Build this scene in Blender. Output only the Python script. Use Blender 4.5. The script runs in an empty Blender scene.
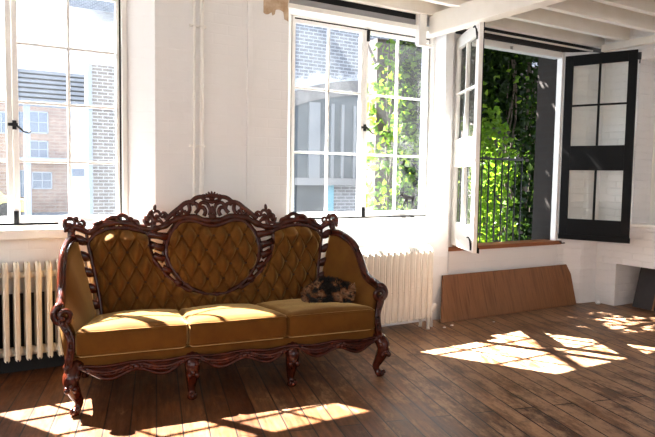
import bpy, math, random
from mathutils import Vector, Matrix, noise as mnoise
random.seed(7)
D = bpy.data
SC = bpy.context.scene
COL = SC.collection
PI = math.pi

# ------------------------------------------------------------------ camera
YAW, PITCH, ROLL, FPX, EYE = math.radians(-30.644), math.radians(3.9285), math.radians(-.88217), 614.4, 1.35
def cam_axes():
    cy, sy = math.cos(YAW), math.sin(YAW); cp, sp = math.cos(PITCH), math.sin(PITCH); cr, sr = math.cos(ROLL), math.sin(ROLL)
    Rz = Matrix(((cy, -sy, 0), (sy, cy, 0), (0, 0, 1)))
    f = Vector((0, cp, -sp)); r = Vector((1, 0, 0)); d = Vector((0, -sp, -cp))
    return Rz @ (cr*r + sr*d), Rz @ (-sr*r + cr*d), Rz @ f
CR, CD, CF = cam_axes()
def ray(x, y): return CR*(x-327.5) + CD*(y-218.5) + CF*FPX
def at(x, y, Y):                       # where the view line of a spot in the photograph meets the plane at depth Y
    r = ray(x, y); return Vector((0, 0, EYE)) + r*(Y/r.y)
cam = D.objects.new('camera', D.cameras.new('camera')); COL.objects.link(cam)
cam.data.sensor_width = 36; cam.data.sensor_fit = 'HORIZONTAL'; cam.data.lens = FPX/655*36
cam.data.clip_start = .05; cam.data.clip_end = 300
M4 = Matrix((CR, -CD, -CF)).transposed().to_4x4(); M4.translation = Vector((0, 0, EYE)); cam.matrix_world = M4
SC.camera = cam

# ------------------------------------------------------------------ mesh builder
class MB:
    def __init__(s): s.v = []; s.f = []; s.sm = []
    def add(s, vs, fs, smooth=False, M=None):
        o = len(s.v)
        s.v += [tuple(M @ Vector(v)) if M else tuple(v) for v in vs]
        s.f += [tuple(i+o for i in f) for f in fs]; s.sm += [smooth]*len(fs)
    def box(s, a, b, M=None):
        x0, y0, z0 = a; x1, y1, z1 = b
        x0, x1 = min(x0, x1), max(x0, x1); y0, y1 = min(y0, y1), max(y0, y1); z0, z1 = min(z0, z1), max(z0, z1)
        s.add([(x0,y0,z0),(x1,y0,z0),(x1,y1,z0),(x0,y1,z0),(x0,y0,z1),(x1,y0,z1),(x1,y1,z1),(x0,y1,z1)],
              [(0,3,2,1),(4,5,6,7),(0,1,5,4),(1,2,6,5),(2,3,7,6),(3,0,4,7)], False, M)
    def prism(s, poly, z0, z1, M=None):                 # plan polygon, extruded upward
        n = len(poly)
        area = sum(poly[i][0]*poly[(i+1) % n][1]-poly[(i+1) % n][0]*poly[i][1] for i in range(n))
        if area < 0: poly = poly[::-1]
        vs = [(x, y, z0) for x, y in poly]+[(x, y, z1) for x, y in poly]
        s.add(vs, [tuple(range(n-1, -1, -1)), tuple(range(n, 2*n))]+[(i, (i+1) % n, n+(i+1) % n, n+i) for i in range(n)], False, M)
    def slab(s, poly, y0, y1, M=None):                  # polygon in x,z, given depth along y
        n = len(poly)
        area = sum(poly[i][0]*poly[(i+1) % n][1]-poly[(i+1) % n][0]*poly[i][1] for i in range(n))
        if area < 0: poly = poly[::-1]
        vs = [(x, y0, z) for x, z in poly]+[(x, y1, z) for x, z in poly]
        s.add(vs, [tuple(range(n)), tuple(range(2*n-1, n-1, -1))]+[(i, n+i, n+(i+1) % n, (i+1) % n) for i in range(n)], False, M)
    def tube(s, pts, rad, seg=8, flat=1.0, up=None, closed=False, cap=True):
        pts = [Vector(p) for p in pts]; n = len(pts)
        if not isinstance(rad, (list, tuple)): rad = [rad]*n
        t0 = (pts[1]-pts[0]).normalized()
        u = Vector(up) if up else (Vector((0, 1, 0)) if abs(t0.y) < .9 else Vector((1, 0, 0)))
        u = (u - t0*u.dot(t0)).normalized(); vs = []
        for i in range(n):
            if closed: t = (pts[(i+1) % n]-pts[i-1])
            else: t = pts[min(i+1, n-1)]-pts[max(i-1, 0)]
            if t.length < 1e-9: t = t0
            t.normalize(); u = u - t*u.dot(t)
            if u.length < 1e-6: u = t.orthogonal()
            u.normalize(); w = t.cross(u)
            for k in range(seg):
                a = 2*PI*k/seg
                vs.append(pts[i] + (u*math.cos(a)*flat + w*math.sin(a))*rad[i])
        fs = []
        for i in range(n if closed else n-1):
            j = (i+1) % n
            for k in range(seg):
                fs.append((i*seg+k, i*seg+(k+1) % seg, j*seg+(k+1) % seg, j*seg+k))
        if cap and not closed:
            fs.append(tuple(range(seg-1, -1, -1))); fs.append(tuple(range((n-1)*seg, n*seg)))
        s.add(vs, fs, True)
    def ball(s, c, r, M=None, nu=10, nv=7):
        if not isinstance(r, (list, tuple)): r = (r, r, r)
        vs = [(0, 0, -1)]
        for j in range(1, nv):
            p = -PI/2+PI*j/nv
            vs += [(math.cos(p)*math.cos(2*PI*i/nu), math.cos(p)*math.sin(2*PI*i/nu), math.sin(p)) for i in range(nu)]
        vs.append((0, 0, 1)); fs = []
        for i in range(nu): fs.append((0, 1+(i+1) % nu, 1+i))
        for j in range(nv-2):
            for i in range(nu):
                a = 1+j*nu; fs.append((a+i, a+(i+1) % nu, a+nu+(i+1) % nu, a+nu+i))
        L = len(vs)-1; a = 1+(nv-2)*nu
        for i in range(nu): fs.append((a+i, a+(i+1) % nu, L))
        R = M if M else Matrix.Identity(3)
        s.add([tuple(R @ Vector((v[0]*r[0], v[1]*r[1], v[2]*r[2])) + Vector(c)) for v in vs], fs, True)
    def lathe(s, prof, c=(0, 0, 0), seg=14):            # (r, z) going up
        n = len(prof); vs = []
        for r, z in prof: vs += [(c[0]+r*math.cos(2*PI*k/seg), c[1]+r*math.sin(2*PI*k/seg), c[2]+z) for k in range(seg)]
        fs = [(i*seg+k, i*seg+(k+1) % seg, (i+1)*seg+(k+1) % seg, (i+1)*seg+k) for i in range(n-1) for k in range(seg)]
        fs += [tuple(range(seg-1, -1, -1)), tuple(range((n-1)*seg, n*seg))]
        s.add(vs, fs, True)
    def grid(s, P, nu, nv, smooth=True, flip=False):    # P(i,j) point function
        vs = [P(i, j) for j in range(nv+1) for i in range(nu+1)]; fs = []
        for j in range(nv):
            for i in range(nu):
                a = j*(nu+1)+i; q = (a, a+1, a+nu+2, a+nu+1); fs.append(q[::-1] if flip else q)
        s.add(vs, fs, smooth)
    def build(s, name, m, parent=None, bevel=0, loc=None):
        me = D.meshes.new(name); me.from_pydata(s.v, [], s.f); me.update()
        me.polygons.foreach_set('use_smooth', s.sm)
        me.materials.append(m)
        o = D.objects.new(name, me); COL.objects.link(o)
        if parent: o.parent = parent
        if loc: o.location = loc
        if bevel:
            b = o.modifiers.new('bevel', 'BEVEL'); b.width = bevel; b.segments = 2; b.limit_method = 'ANGLE'
        return o

def tag(o, label=None, cat=None, group=None, kind=None):
    if label: o['label'] = label
    if cat: o['category'] = cat
    if group: o['group'] = group
    if kind: o['kind'] = kind
    return o
def empty(name, loc=(0, 0, 0), rz=0):
    o = D.objects.new(name, None); COL.objects.link(o); o.location = loc; o.rotation_euler = (0, 0, rz)
    o.empty_display_size = .1
    return o

# ------------------------------------------------------------------ materials
def base_mat(name):
    m = D.materials.new(name); m.use_nodes = True; nt = m.node_tree
    return m, nt, nt.nodes['Principled BSDF'], nt.nodes['Material Output']
def coords(nt, scale=(1, 1, 1), rot=(0, 0, 0), kind='Object'):
    tc = nt.nodes.new('ShaderNodeTexCoord'); mp = nt.nodes.new('ShaderNodeMapping')
    mp.inputs['Scale'].default_value = scale; mp.inputs['Rotation'].default_value = rot
    nt.links.new(tc.outputs[kind], mp.inputs['Vector']); return mp.outputs['Vector']
def noise(nt, vec, sc, detail=4, rough=.55):
    n = nt.nodes.new('ShaderNodeTexNoise'); n.inputs['Scale'].default_value = sc; n.inputs['Detail'].default_value = detail
    n.inputs['Roughness'].default_value = rough; nt.links.new(vec, n.inputs['Vector']); return n.outputs['Fac']
def ramp(nt, fac, stops, const=False):
    r = nt.nodes.new('ShaderNodeValToRGB'); e = r.color_ramp.elements
    if const: r.color_ramp.interpolation = 'CONSTANT'
    while len(e) < len(stops): e.new(.5)
    for i, (p, c) in enumerate(stops): e[i].position = p; e[i].color = (*c, 1) if len(c) == 3 else c
    nt.links.new(fac, r.inputs['Fac']); return r.outputs['Color']
def mix(nt, fac, a, b, mode='MIX'):
    n = nt.nodes.new('ShaderNodeMix'); n.data_type = 'RGBA'; n.blend_type = mode
    for sock, val in ((n.inputs['Factor'], fac), (n.inputs['A'], a), (n.inputs['B'], b)):
        pass
    def put(sock, v):
        if hasattr(v, 'links'): nt.links.new(v, sock)
        elif isinstance(v, (int, float)): sock.default_value = v
        else: sock.default_value = (*v, 1) if len(v) == 3 else v
    put(n.inputs[0], fac); put(n.inputs[6], a); put(n.inputs[7], b)
    return n.outputs[2]
def bump(nt, h, strength, dist, bs):
    b = nt.nodes.new('ShaderNodeBump'); b.inputs['Strength'].default_value = strength; b.inputs['Distance'].default_value = dist
    nt.links.new(h, b.inputs['Height']); nt.links.new(b.outputs['Normal'], bs.inputs['Normal']); return b
def simple(name, c, rough=.5, metal=0, var=0, vs=8, bmp=0, bs_=30, c2=None, coat=0, spec=None):
    m, nt, bs, _ = base_mat(name)
    bs.inputs['Base Color'].default_value = (*c, 1); bs.inputs['Roughness'].default_value = rough; bs.inputs['Metallic'].default_value = metal
    if coat: bs.inputs['Coat Weight'].default_value = coat; bs.inputs['Coat Roughness'].default_value = .15
    if spec is not None: bs.inputs['Specular IOR Level'].default_value = spec
    v = coords(nt)
    if var or c2:
        f = noise(nt, v, vs)
        d = c2 or tuple(x*(1-var) for x in c)
        nt.links.new(ramp(nt, f, [(.35, c), (.68, d)]), bs.inputs['Base Color'])
    if bmp: bump(nt, noise(nt, v, bs_), bmp, .01, bs)
    return m

def wall_mat(name, c, brick=.25, dirt=0.0):
    m, nt, bs, _ = base_mat(name); bs.inputs['Roughness'].default_value = .55
    v = coords(nt)
    # bricks run horizontally on any upright face: take (x+y, z)
    sep = nt.nodes.new('ShaderNodeSeparateXYZ'); nt.links.new(v, sep.inputs[0])
    ad = nt.nodes.new('ShaderNodeMath'); ad.operation = 'ADD'; nt.links.new(sep.outputs[0], ad.inputs[0]); nt.links.new(sep.outputs[1], ad.inputs[1])
    cm = nt.nodes.new('ShaderNodeCombineXYZ'); nt.links.new(ad.outputs[0], cm.inputs[0]); nt.links.new(sep.outputs[2], cm.inputs[1])
    b = nt.nodes.new('ShaderNodeTexBrick'); b.inputs['Scale'].default_value = 1; b.inputs['Brick Width'].default_value = .225; b.inputs['Row Height'].default_value = .075
    b.inputs['Mortar Size'].default_value = .007; b.inputs['Mortar Smooth'].default_value = 1
    b.inputs['Color1'].default_value = (1, 1, 1, 1); b.inputs['Color2'].default_value = (.9, .9, .9, 1); b.inputs['Mortar'].default_value = (.2, .2, .2, 1)
    nt.links.new(cm.outputs[0], b.inputs['Vector'])
    n2 = noise(nt, v, 25, 6)
    h = mix(nt, .45, b.outputs['Color'], n2)
    bump(nt, h, brick, .012, bs)
    f = noise(nt, v, 1.7, 5, .6)
    col = ramp(nt, f, [(.35, c), (.75, tuple(x*.94 for x in c))])
    nt.links.new(col, bs.inputs['Base Color'])
    return m

def brick_mat(name, c1, c2, mortar, w=.225, hgt=.075, band=None):
    m, nt, bs, _ = base_mat(name); bs.inputs['Roughness'].default_value = .9
    v = coords(nt); sep = nt.nodes.new('ShaderNodeSeparateXYZ'); nt.links.new(v, sep.inputs[0])
    ad = nt.nodes.new('ShaderNodeMath'); ad.operation = 'ADD'; nt.links.new(sep.outputs[0], ad.inputs[0]); nt.links.new(sep.outputs[1], ad.inputs[1])
    cm = nt.nodes.new('ShaderNodeCombineXYZ'); nt.links.new(ad.outputs[0], cm.inputs[0]); nt.links.new(sep.outputs[2], cm.inputs[1])
    b = nt.nodes.new('ShaderNodeTexBrick'); b.inputs['Scale'].default_value = 1; b.inputs['Brick Width'].default_value = w; b.inputs['Row Height'].default_value = hgt
    b.inputs['Mortar Size'].default_value = .011*hgt/.075
    b.inputs['Color1'].default_value = (*c1, 1); b.inputs['Color2'].default_value = (*c2, 1); b.inputs['Mortar'].default_value = (*mortar, 1)
    nt.links.new(cm.outputs[0], b.inputs['Vector'])
    col = mix(nt, .5, b.outputs['Color'], ramp(nt, noise(nt, v, 3, 6, .7), [(.3, tuple(x*.7 for x in c1)), (.7, tuple(min(1, x*1.25) for x in c2))]))
    if band:     # an old whitewashed band, patchy at its rims
        z0, z1 = band
        ad2 = nt.nodes.new('ShaderNodeMath'); ad2.operation = 'MULTIPLY_ADD'
        nt.links.new(noise(nt, v, 2.2, 6, .75), ad2.inputs[0]); ad2.inputs[1].default_value = 1.1; nt.links.new(sep.outputs[2], ad2.inputs[2])
        mr = nt.nodes.new('ShaderNodeMapRange'); mr.inputs['From Min'].default_value = z0; mr.inputs['From Max'].default_value = z1+1.1
        nt.links.new(ad2.outputs[0], mr.inputs['Value'])
        f = ramp(nt, mr.outputs['Result'], [(.18, (0, 0, 0)), (.34, (.85, .85, .85)), (.66, (.9, .9, .9)), (.74, (0, 0, 0))])
        col = mix(nt, f, col, (.46, .48, .50))
    nt.links.new(col, bs.inputs['Base Color'])
    return m

def floor_mat():
    m, nt, bs, _ = base_mat('old_floor_boards')
    v = coords(nt, rot=(0, 0, math.radians(105)))          # boards run a little off square to the window wall
    b = nt.nodes.new('ShaderNodeTexBrick'); b.inputs['Scale'].default_value = 1; b.inputs['Brick Width'].default_value = 3.1; b.inputs['Row Height'].default_value = .135
    b.offset = .37; b.offset_frequency = 2
    b.inputs['Mortar Size'].default_value = .0050; b.inputs['Mortar Smooth'].default_value = .3; b.inputs['Bias'].default_value = 0
    b.inputs['Color1'].default_value = (0, 0, 0, 1); b.inputs['Color2'].default_value = (1, 1, 1, 1); b.inputs['Mortar'].default_value = (.5, .5, .5, 1)
    nt.links.new(v, b.inputs['Vector'])
    mp = nt.nodes.new('ShaderNodeMapping'); mp.inputs['Scale'].default_value = (1.6, 16, 1); nt.links.new(v, mp.inputs['Vector'])
    g = noise(nt, mp.outputs[0], 2.2, 8, .68)
    mw = nt.nodes.new('ShaderNodeMapping'); mw.inputs['Scale'].default_value = (1, 2.6, 1); nt.links.new(v, mw.inputs['Vector'])
    wear = noise(nt, mw.outputs[0], 2.4, 9, .78)
    base = ramp(nt, b.outputs['Color'], [(0, (.075, .027, .011)), (.35, (.145, .058, .022)), (.7, (.10, .040, .017)), (1, (.20, .090, .038))])
    gr = ramp(nt, g, [(.30, (.30, .27, .25)), (.5, (.95, .92, .9)), (.70, (1.7, 1.6, 1.5))])
    col = mix(nt, 1, base, gr, 'MULTIPLY')
    # pale patches spread towards the right side of the room
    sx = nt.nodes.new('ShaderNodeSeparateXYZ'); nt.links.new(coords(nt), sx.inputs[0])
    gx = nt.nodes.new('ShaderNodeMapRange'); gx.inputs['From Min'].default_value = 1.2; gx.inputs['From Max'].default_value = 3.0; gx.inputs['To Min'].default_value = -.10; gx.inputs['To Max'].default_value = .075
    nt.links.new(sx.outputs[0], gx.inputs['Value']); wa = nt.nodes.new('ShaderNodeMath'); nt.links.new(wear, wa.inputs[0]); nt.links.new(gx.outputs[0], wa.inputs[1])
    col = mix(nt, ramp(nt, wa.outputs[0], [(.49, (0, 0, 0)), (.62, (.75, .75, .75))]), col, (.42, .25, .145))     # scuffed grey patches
    spots = noise(nt, v, 9, 5, .7)
    col = mix(nt, ramp(nt, spots, [(.52, (0, 0, 0)), (.70, (.5, .5, .5))]), col, (.03, .016, .010))
    col = mix(nt, b.outputs['Fac'], col, (.012, .008, .006))
    nt.links.new(col, bs.inputs['Base Color'])
    nt.links.new(ramp(nt, wear, [(.35, (.30, .30, .30)), (.7, (.58, .58, .58))]), bs.inputs['Roughness'])
    bs.inputs['Specular IOR Level'].default_value = .26
    hh = mix(nt, b.outputs['Fac'], mix(nt, .8, g, wear), (0, 0, 0))
    bump(nt, hh, .35, .006, bs)
    return m

def wood_mat(name, stops, rough, scale=(1, 1, 1), coat=0, sc=6, bmp=.1, spec=None):
    m, nt, bs, _ = base_mat(name); v = coords(nt, scale)
    f = noise(nt, v, sc, 7, .6); nt.links.new(ramp(nt, f, stops), bs.inputs['Base Color'])
    bs.inputs['Roughness'].default_value = rough
    if spec is not None: bs.inputs['Specular IOR Level'].default_value = spec
    if coat: bs.inputs['Coat Weight'].default_value = coat; bs.inputs['Coat Roughness'].default_value = .12
    if bmp: bump(nt, f, bmp, .004, bs)
    return m

def velvet():
    m, nt, bs, _ = base_mat('old_gold_velvet'); v = coords(nt)
    f = noise(nt, v, 7, 5, .6); f2 = noise(nt, v, 420, 2, .5)
    c = ramp(nt, f, [(.3, (.098, .034, .004)), (.7, (.142, .054, .0065))])
    nt.links.new(c, bs.inputs['Base Color']); bs.inputs['Roughness'].default_value = .85
    bs.inputs['Sheen Weight'].default_value = .8; bs.inputs['Sheen Roughness'].default_value = .35; bs.inputs['Sheen Tint'].default_value = (1, .68, .27, 1)
    bs.inputs['Specular IOR Level'].default_value = .15
    bump(nt, f2, .25, .002, bs)
    return m

def glass_mat(name, dust=.08, tint=(1, 1, 1)):
    m = D.materials.new(name); m.use_nodes = True; nt = m.node_tree; nt.nodes.clear()
    out = nt.nodes.new('ShaderNodeOutputMaterial'); tr = nt.nodes.new('ShaderNodeBsdfTransparent'); tr.inputs[0].default_value = (*tint, 1)
    gl = nt.nodes.new('ShaderNodeBsdfGlossy'); gl.inputs['Roughness'].default_value = .03
    df = nt.nodes.new('ShaderNodeBsdfTranslucent'); df.inputs[0].default_value = (.9, .93, .95, 1)
    d2 = nt.nodes.new('ShaderNodeBsdfDiffuse'); d2.inputs[0].default_value = (.8, .82, .83, 1)
    v = coords(nt)
    f = noise(nt, v, 5, 6, .65)
    mr = nt.nodes.new('ShaderNodeMapRange'); mr.inputs['From Min'].default_value = .3; mr.inputs['From Max'].default_value = .75
    mr.inputs['To Min'].default_value = dust*.6; mr.inputs['To Max'].default_value = dust*1.5; nt.links.new(f, mr.inputs['Value'])
    ms = nt.nodes.new('ShaderNodeMixShader'); ms.inputs[0].default_value = .25; nt.links.new(df.outputs[0], ms.inputs[1]); nt.links.new(d2.outputs[0], ms.inputs[2])
    m1 = nt.nodes.new('ShaderNodeMixShader'); nt.links.new(mr.outputs[0], m1.inputs[0]); nt.links.new(tr.outputs[0], m1.inputs[1]); nt.links.new(ms.outputs[0], m1.inputs[2])
    lw = nt.nodes.new('ShaderNodeLayerWeight'); lw.inputs[0].default_value = .5
    pw = nt.nodes.new('ShaderNodeMath'); pw.operation = 'POWER'; nt.links.new(lw.outputs['Facing'], pw.inputs[0]); pw.inputs[1].default_value = 5
    fr = nt.nodes.new('ShaderNodeMath'); fr.operation = 'MULTIPLY_ADD'; nt.links.new(pw.outputs[0], fr.inputs[0]); fr.inputs[1].default_value = .5; fr.inputs[2].default_value = .012
    m2 = nt.nodes.new('ShaderNodeMixShader'); nt.links.new(fr.outputs[0], m2.inputs[0]); nt.links.new(m1.outputs[0], m2.inputs[1]); nt.links.new(gl.outputs[0], m2.inputs[2])
    nt.links.new(m2.outputs[0], out.inputs[0])
    return m

def leaf_mat(name, c1, c2):
    m = D.materials.new(name); m.use_nodes = True; nt = m.node_tree; nt.nodes.clear()
    out = nt.nodes.new('ShaderNodeOutputMaterial'); di = nt.nodes.new('ShaderNodeBsdfDiffuse'); tl = nt.nodes.new('ShaderNodeBsdfTranslucent')
    gl = nt.nodes.new('ShaderNodeBsdfGlossy'); gl.inputs['Roughness'].default_value = .35
    v = coords(nt); f = noise(nt, v, 6, 3)
    c = ramp(nt, f, [(.35, c1), (.65, c2)])
    nt.links.new(c, di.inputs[0])
    t = mix(nt, 1, c, (2.6, 2.4, 1.0), 'MULTIPLY'); nt.links.new(t, tl.inputs[0])
    a = nt.nodes.new('ShaderNodeMixShader'); a.inputs[0].default_value = .45; nt.links.new(di.outputs[0], a.inputs[1]); nt.links.new(tl.outputs[0], a.inputs[2])
    b = nt.nodes.new('ShaderNodeMixShader'); b.inputs[0].default_value = .012; nt.links.new(a.outputs[0], b.inputs[1]); nt.links.new(gl.outputs[0], b.inputs[2])
    nt.links.new(b.outputs[0], out.inputs[0]); return m

def fur_mat():
    m, nt, bs, _ = base_mat('tortoiseshell_fur'); v = coords(nt)
    f = noise(nt, v, 11, 3, .55)
    c = ramp(nt, f, [(0, (.010, .008, .007)), (.49, (.014, .011, .009)), (.535, (.24, .09, .032)), (.61, (.40, .22, .12)), (.67, (.018, .014, .011)), (1, (.3, .2, .13))])
    nt.links.new(c, bs.inputs['Base Color']); bs.inputs['Roughness'].default_value = .7; bs.inputs['Specular IOR Level'].default_value = .25
    return m

WALL = wall_mat('white_painted_brick', (.85, .842, .838), .18)
ROUGH = wall_mat('white_rough_brick', (.80, .785, .775), .75)
PLASTER = simple('white_plaster', (.83, .81, .78), .6, var=.05, vs=3, bmp=.06, bs_=18)
PAINT = simple('white_gloss_paint', (.86, .84, .80), .35, var=.05, vs=6, bmp=.05, bs_=40)
CREAM = simple('cream_radiator_paint', (.80, .73, .60), .38, var=.08, vs=10, bmp=.08, bs_=60)
CHIP = simple('white_chipped_paint', (.86, .835, .77), .42, bmp=.05, bs_=60)
def chipped():
    m, nt, bs, _ = base_mat('white_chipped_paint_specks'); v = coords(nt)
    f = noise(nt, v, 34, 3, .6)
    nt.links.new(ramp(nt, f, [(.27, (.05, .035, .025)), (.30, (.86, .82, .74)), (.8, (.80, .755, .67))]), bs.inputs['Base Color'])
    bs.inputs['Roughness'].default_value = .42; return m
CHIP = chipped()
TIMBER = wood_mat('white_painted_timber', [(.3, (.84, .80, .74)), (.7, (.76, .71, .63))], .6, (1, 1, 1), 0, 4, .08)
CEIL = wood_mat('pale_ceiling_boards', [(.3, (.74, .68, .58)), (.7, (.63, .565, .47))], .65, (1, 6, 1), 0, 3, .1)
BLACK = simple('black_gloss_paint', (.006, .006, .006), .5, var=.2, vs=10, spec=.12)
BLACKM = simple('black_iron', (.012, .011, .011), .45, .5)
FLATBLK = simple('flat_near_black', (.012, .011, .011), .9)  # flat near-black, also stands in for the shade of a recess
GREYP = simple('grey_steel_rail', (.30, .29, .30), .5)
DARKB = wood_mat('dark_stained_board', [(.3, (.018, .014, .013)), (.7, (.04, .032, .03))], .6, (1, 1, 1), 0, 5, .1)
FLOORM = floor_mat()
MAHOG = wood_mat('carved_mahogany', [(.3, (.020, .004, .002)), (.6, (.062, .0105, .004)), (.75, (.12, .022, .007))], .17, (1, 1, 1), 0, 14, .08, .36)
VELVET = velvet()
BUTTON = simple('velvet_button', (.05, .02, .003), .85)
PLY = wood_mat('brown_veneer_board', [(.3, (.15, .054, .017)), (.55, (.25, .105, .036)), (.72, (.10, .034, .011))], .5, (14, 1.2, .9), 0, 2.2, .05)
SILLW = wood_mat('bare_wood_sill', [(.3, (.32, .11, .035)), (.7, (.23, .075, .025))], .55, (1, 10, 10), 0, 3, .05)
GLASS = glass_mat('dusty_window_glass', .007, (.97, .985, 1))
GLASS2 = glass_mat('old_leaf_glass', .02, (.96, .97, .96))
FUR = fur_mat()
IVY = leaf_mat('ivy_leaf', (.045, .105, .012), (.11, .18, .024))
IVY_SHADE = leaf_mat('shaded_ivy_leaf', (.006, .016, .004), (.015, .032, .007))  # darker copy of the leaf, with shade put into its colour
STEM = simple('ivy_stem', (.06, .045, .03), .9)
PEEL = simple('bare_brown_plaster', (.42, .28, .17), .9, c2=(.62, .49, .36), vs=14, bmp=.3, bs_=30)

# ------------------------------------------------------------------ room shell
def struct(o): o['kind'] = 'structure'; return o
XR = 6.02; XL = -3.2; YB = -5.0; YW = 4.45; ZC = 2.95
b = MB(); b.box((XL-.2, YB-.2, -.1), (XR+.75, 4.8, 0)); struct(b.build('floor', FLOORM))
b = MB(); b.box((XL-.2, YB-.2, ZC), (XR+.75, 4.85, ZC+.12)); struct(b.build('ceiling', CEIL))
# window wall
W1 = (-.45, 1.03); W2 = (2.362, 3.89); W3 = (4.05, 5.60)
b = MB()
b.prism([(XL-.2, YW), (-.61, YW), (-.45, 4.62), (-.45, 4.8), (XL-.2, 4.8)], 0, ZC)
b.prism([(1.19, YW), (2.25, YW), (2.362, 4.62), (2.362, 4.8), (1.03, 4.8), (1.03, 4.62)], 0, ZC)
b.prism([(3.89, YW), (3.98, YW), (4.05, 4.50), (4.05, 4.8), (3.89, 4.8), (3.89, 4.62)], 0, ZC)
b.box((-.61, 4.585, 0), (1.19, 4.8, .955))
b.prism([(2.25, YW), (3.89, YW), (3.89, 4.8), (2.25, 4.8)], 0, .93)
b.box((3.98, 4.49, 0), (5.62, 4.8, .645))
b.box((-.61, YW, 2.70), (1.19, 4.8, ZC))
b.box((2.25, 4.60, 2.78), (3.95, 4.8, ZC))
b.box((4.0, 4.60, 2.74), (6.02, 4.8, ZC))
wb = struct(b.build('wall_back', WALL))
b = MB(); b.prism([(5.60, 4.80), (5.60, 4.49), (5.66, 4.46), (5.79, 4.335), (5.83, 4.32), (XR, 4.30), (XR, 4.80)], 0, 2.72); struct(b.build('trim_1', ROUGH))
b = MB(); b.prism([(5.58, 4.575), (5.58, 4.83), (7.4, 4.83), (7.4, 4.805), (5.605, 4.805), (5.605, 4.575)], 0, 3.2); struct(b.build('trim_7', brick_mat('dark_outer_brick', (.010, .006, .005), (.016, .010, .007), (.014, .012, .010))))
# peeled plaster patch at the top of the pier
b = MB()
poly = []
for i in range(26):
    x = 2.03+.215*i/25; poly.append((x, 2.63-.05*mnoise.noise(Vector((x*9, 1, 0)))-(.03 if 8 < i < 12 else 0)-.05*(i > 20)))
b.slab(poly+[(2.245, 2.94), (2.03, 2.94)], YW-.004, YW+.01); struct(b.build('trim_2', PEEL))
# dark strip low on the wall behind the first radiator
b = MB(); b.box((-.60, 4.565, 0), (1.185, 4.60, .53)); struct(b.build('dark_strip_left', FLATBLK))
# right wall with a window recess above a ledge and an open niche below
b = MB()
b.box((XR, 4.06, 0), (XR+.7, 4.32, ZC)); b.box((XR, 4.06, .46), (XR+.7, 3.90, ZC))
b.box((XR, 2.3, .46), (XR+.7, 3.90, .885)); b.box((XR, 2.3, 2.60), (XR+.7, 3.90, ZC))
b.box((XR+.62, 2.3, 0), (XR+.7, 4.1, .5)); b.box((XR, YB, 0), (XR+.7, 2.3, ZC))
struct(b.build('wall_right', ROUGH))
b = MB(); b.box((XR-.02, 2.3, .87), (XR+.40, 3.915, .905)); struct(b.build('trim_3', PAINT, bevel=.006))
# window 4: white shutter panels at the back of the right-hand recess
w4 = struct(empty('window_4', (XR+.3, 3.1, .905)))
b = MB(); b.box((0, .81, 0), (.10, .70, 1.7)); b.box((0, -.8, 0), (.1, -.7, 1.7)); b.box((0, -.8, 1.6), (.1, .81, 1.7)); b.build('frame', PAINT, w4, .006)
for y in (.10, -.70):
    b = MB(); b.box((.03, y, 0), (.06, y+.6, 1.6)); b.box((.015, y, 0), (.03, y+.08, 1.6)); b.box((.015, y+.52, 0), (.03, y+.6, 1.6)); b.box((.015, y, 0), (.03, y+.6, .1)); b.build('shutter', PAINT, w4)
# rear and left walls (behind and beside the photographer) with the loft's other windows, open to the sky
def holed_wall(name, axis, pos, a0, a1, holes, z0, z1):
    b = MB(); cur = a0
    def bx(u0, u1, q0, q1):
        if axis == 'y': b.box((u0, pos, q0), (u1, pos-.25, q1))
        else: b.box((pos, u0, q0), (pos-.25, u1, q1))
    for h0, h1 in holes:
        bx(cur, h0, 0, ZC); bx(h0, h1, 0, z0); bx(h0, h1, z1, ZC); cur = h1
    bx(cur, a1, 0, ZC); return struct(b.build(name, WALL))
REAR = [(-2.4, -.6), (.2, 2.0), (2.8, 4.6)]; LEFT = [(-4.2, -2.4), (-1.6, .2), (1.0, 2.8)]
holed_wall('wall_rear', 'y', YB, XL-.2, XR+.7, REAR, .85, 2.75)
holed_wall('wall_left', 'x', XL, YB, 4.5, LEFT, .85, 2.75)
# ceiling timbers
b = MB(); b.box((3.67, -4.9, 2.65), (3.80, 4.44, 2.83)); struct(b.build('ceiling_beam', TIMBER, bevel=.006))
for i, y in enumerate([4.385, 4.03, 3.64, 3.26, 2.88, 2.50, 2.12]):
    b = MB(); b.box((1.5 if i else 2.3, y, 2.81), (XR+.1, y+.06, ZC)); struct(b.build('ceiling_joist', TIMBER, bevel=.004))
b = MB(); b.box((XR-.07, .5, 2.735), (XR+.06, 4.31, 2.805)); struct(b.build('wall_plate', TIMBER, bevel=.004))
# head of window 2: box coloured dark for the shade in the slot, grey rail, white trims; post under the beam end
b = MB(); b.box((2.26, 4.47, 2.765), (3.66, 4.62, ZC)); struct(b.build('slot_shade', FLATBLK))
b = MB(); b.box((2.26, 4.455, 2.715), (3.66, 4.49, 2.765)); struct(b.build('trim_4', GREYP))
b = MB(); b.box((2.24, 4.44, 2.675), (3.86, 4.64, 2.715)); struct(b.build('trim_5', PAINT, bevel=.004))
b = MB(); b.box((3.53, 4.40, 2.545), (3.615, 4.46, ZC)); b.box((3.53, 4.40, 2.53), (3.70, 4.45, 2.555)); struct(b.build('beam_post', PAINT, bevel=.004))
# head of window 3: two dark steels with a pale strip between
b = MB(); b.box((3.95, 4.47, 2.722), (6.02, 4.60, 2.768)); struct(b.build('steel_lintel', FLATBLK))
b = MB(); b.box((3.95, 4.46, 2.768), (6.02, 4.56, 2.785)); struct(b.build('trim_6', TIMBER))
b = MB(); b.box((3.95, 4.47, 2.785), (6.02, 4.598, ZC)); struct(b.build('steel_lintel', FLATBLK))

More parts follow.
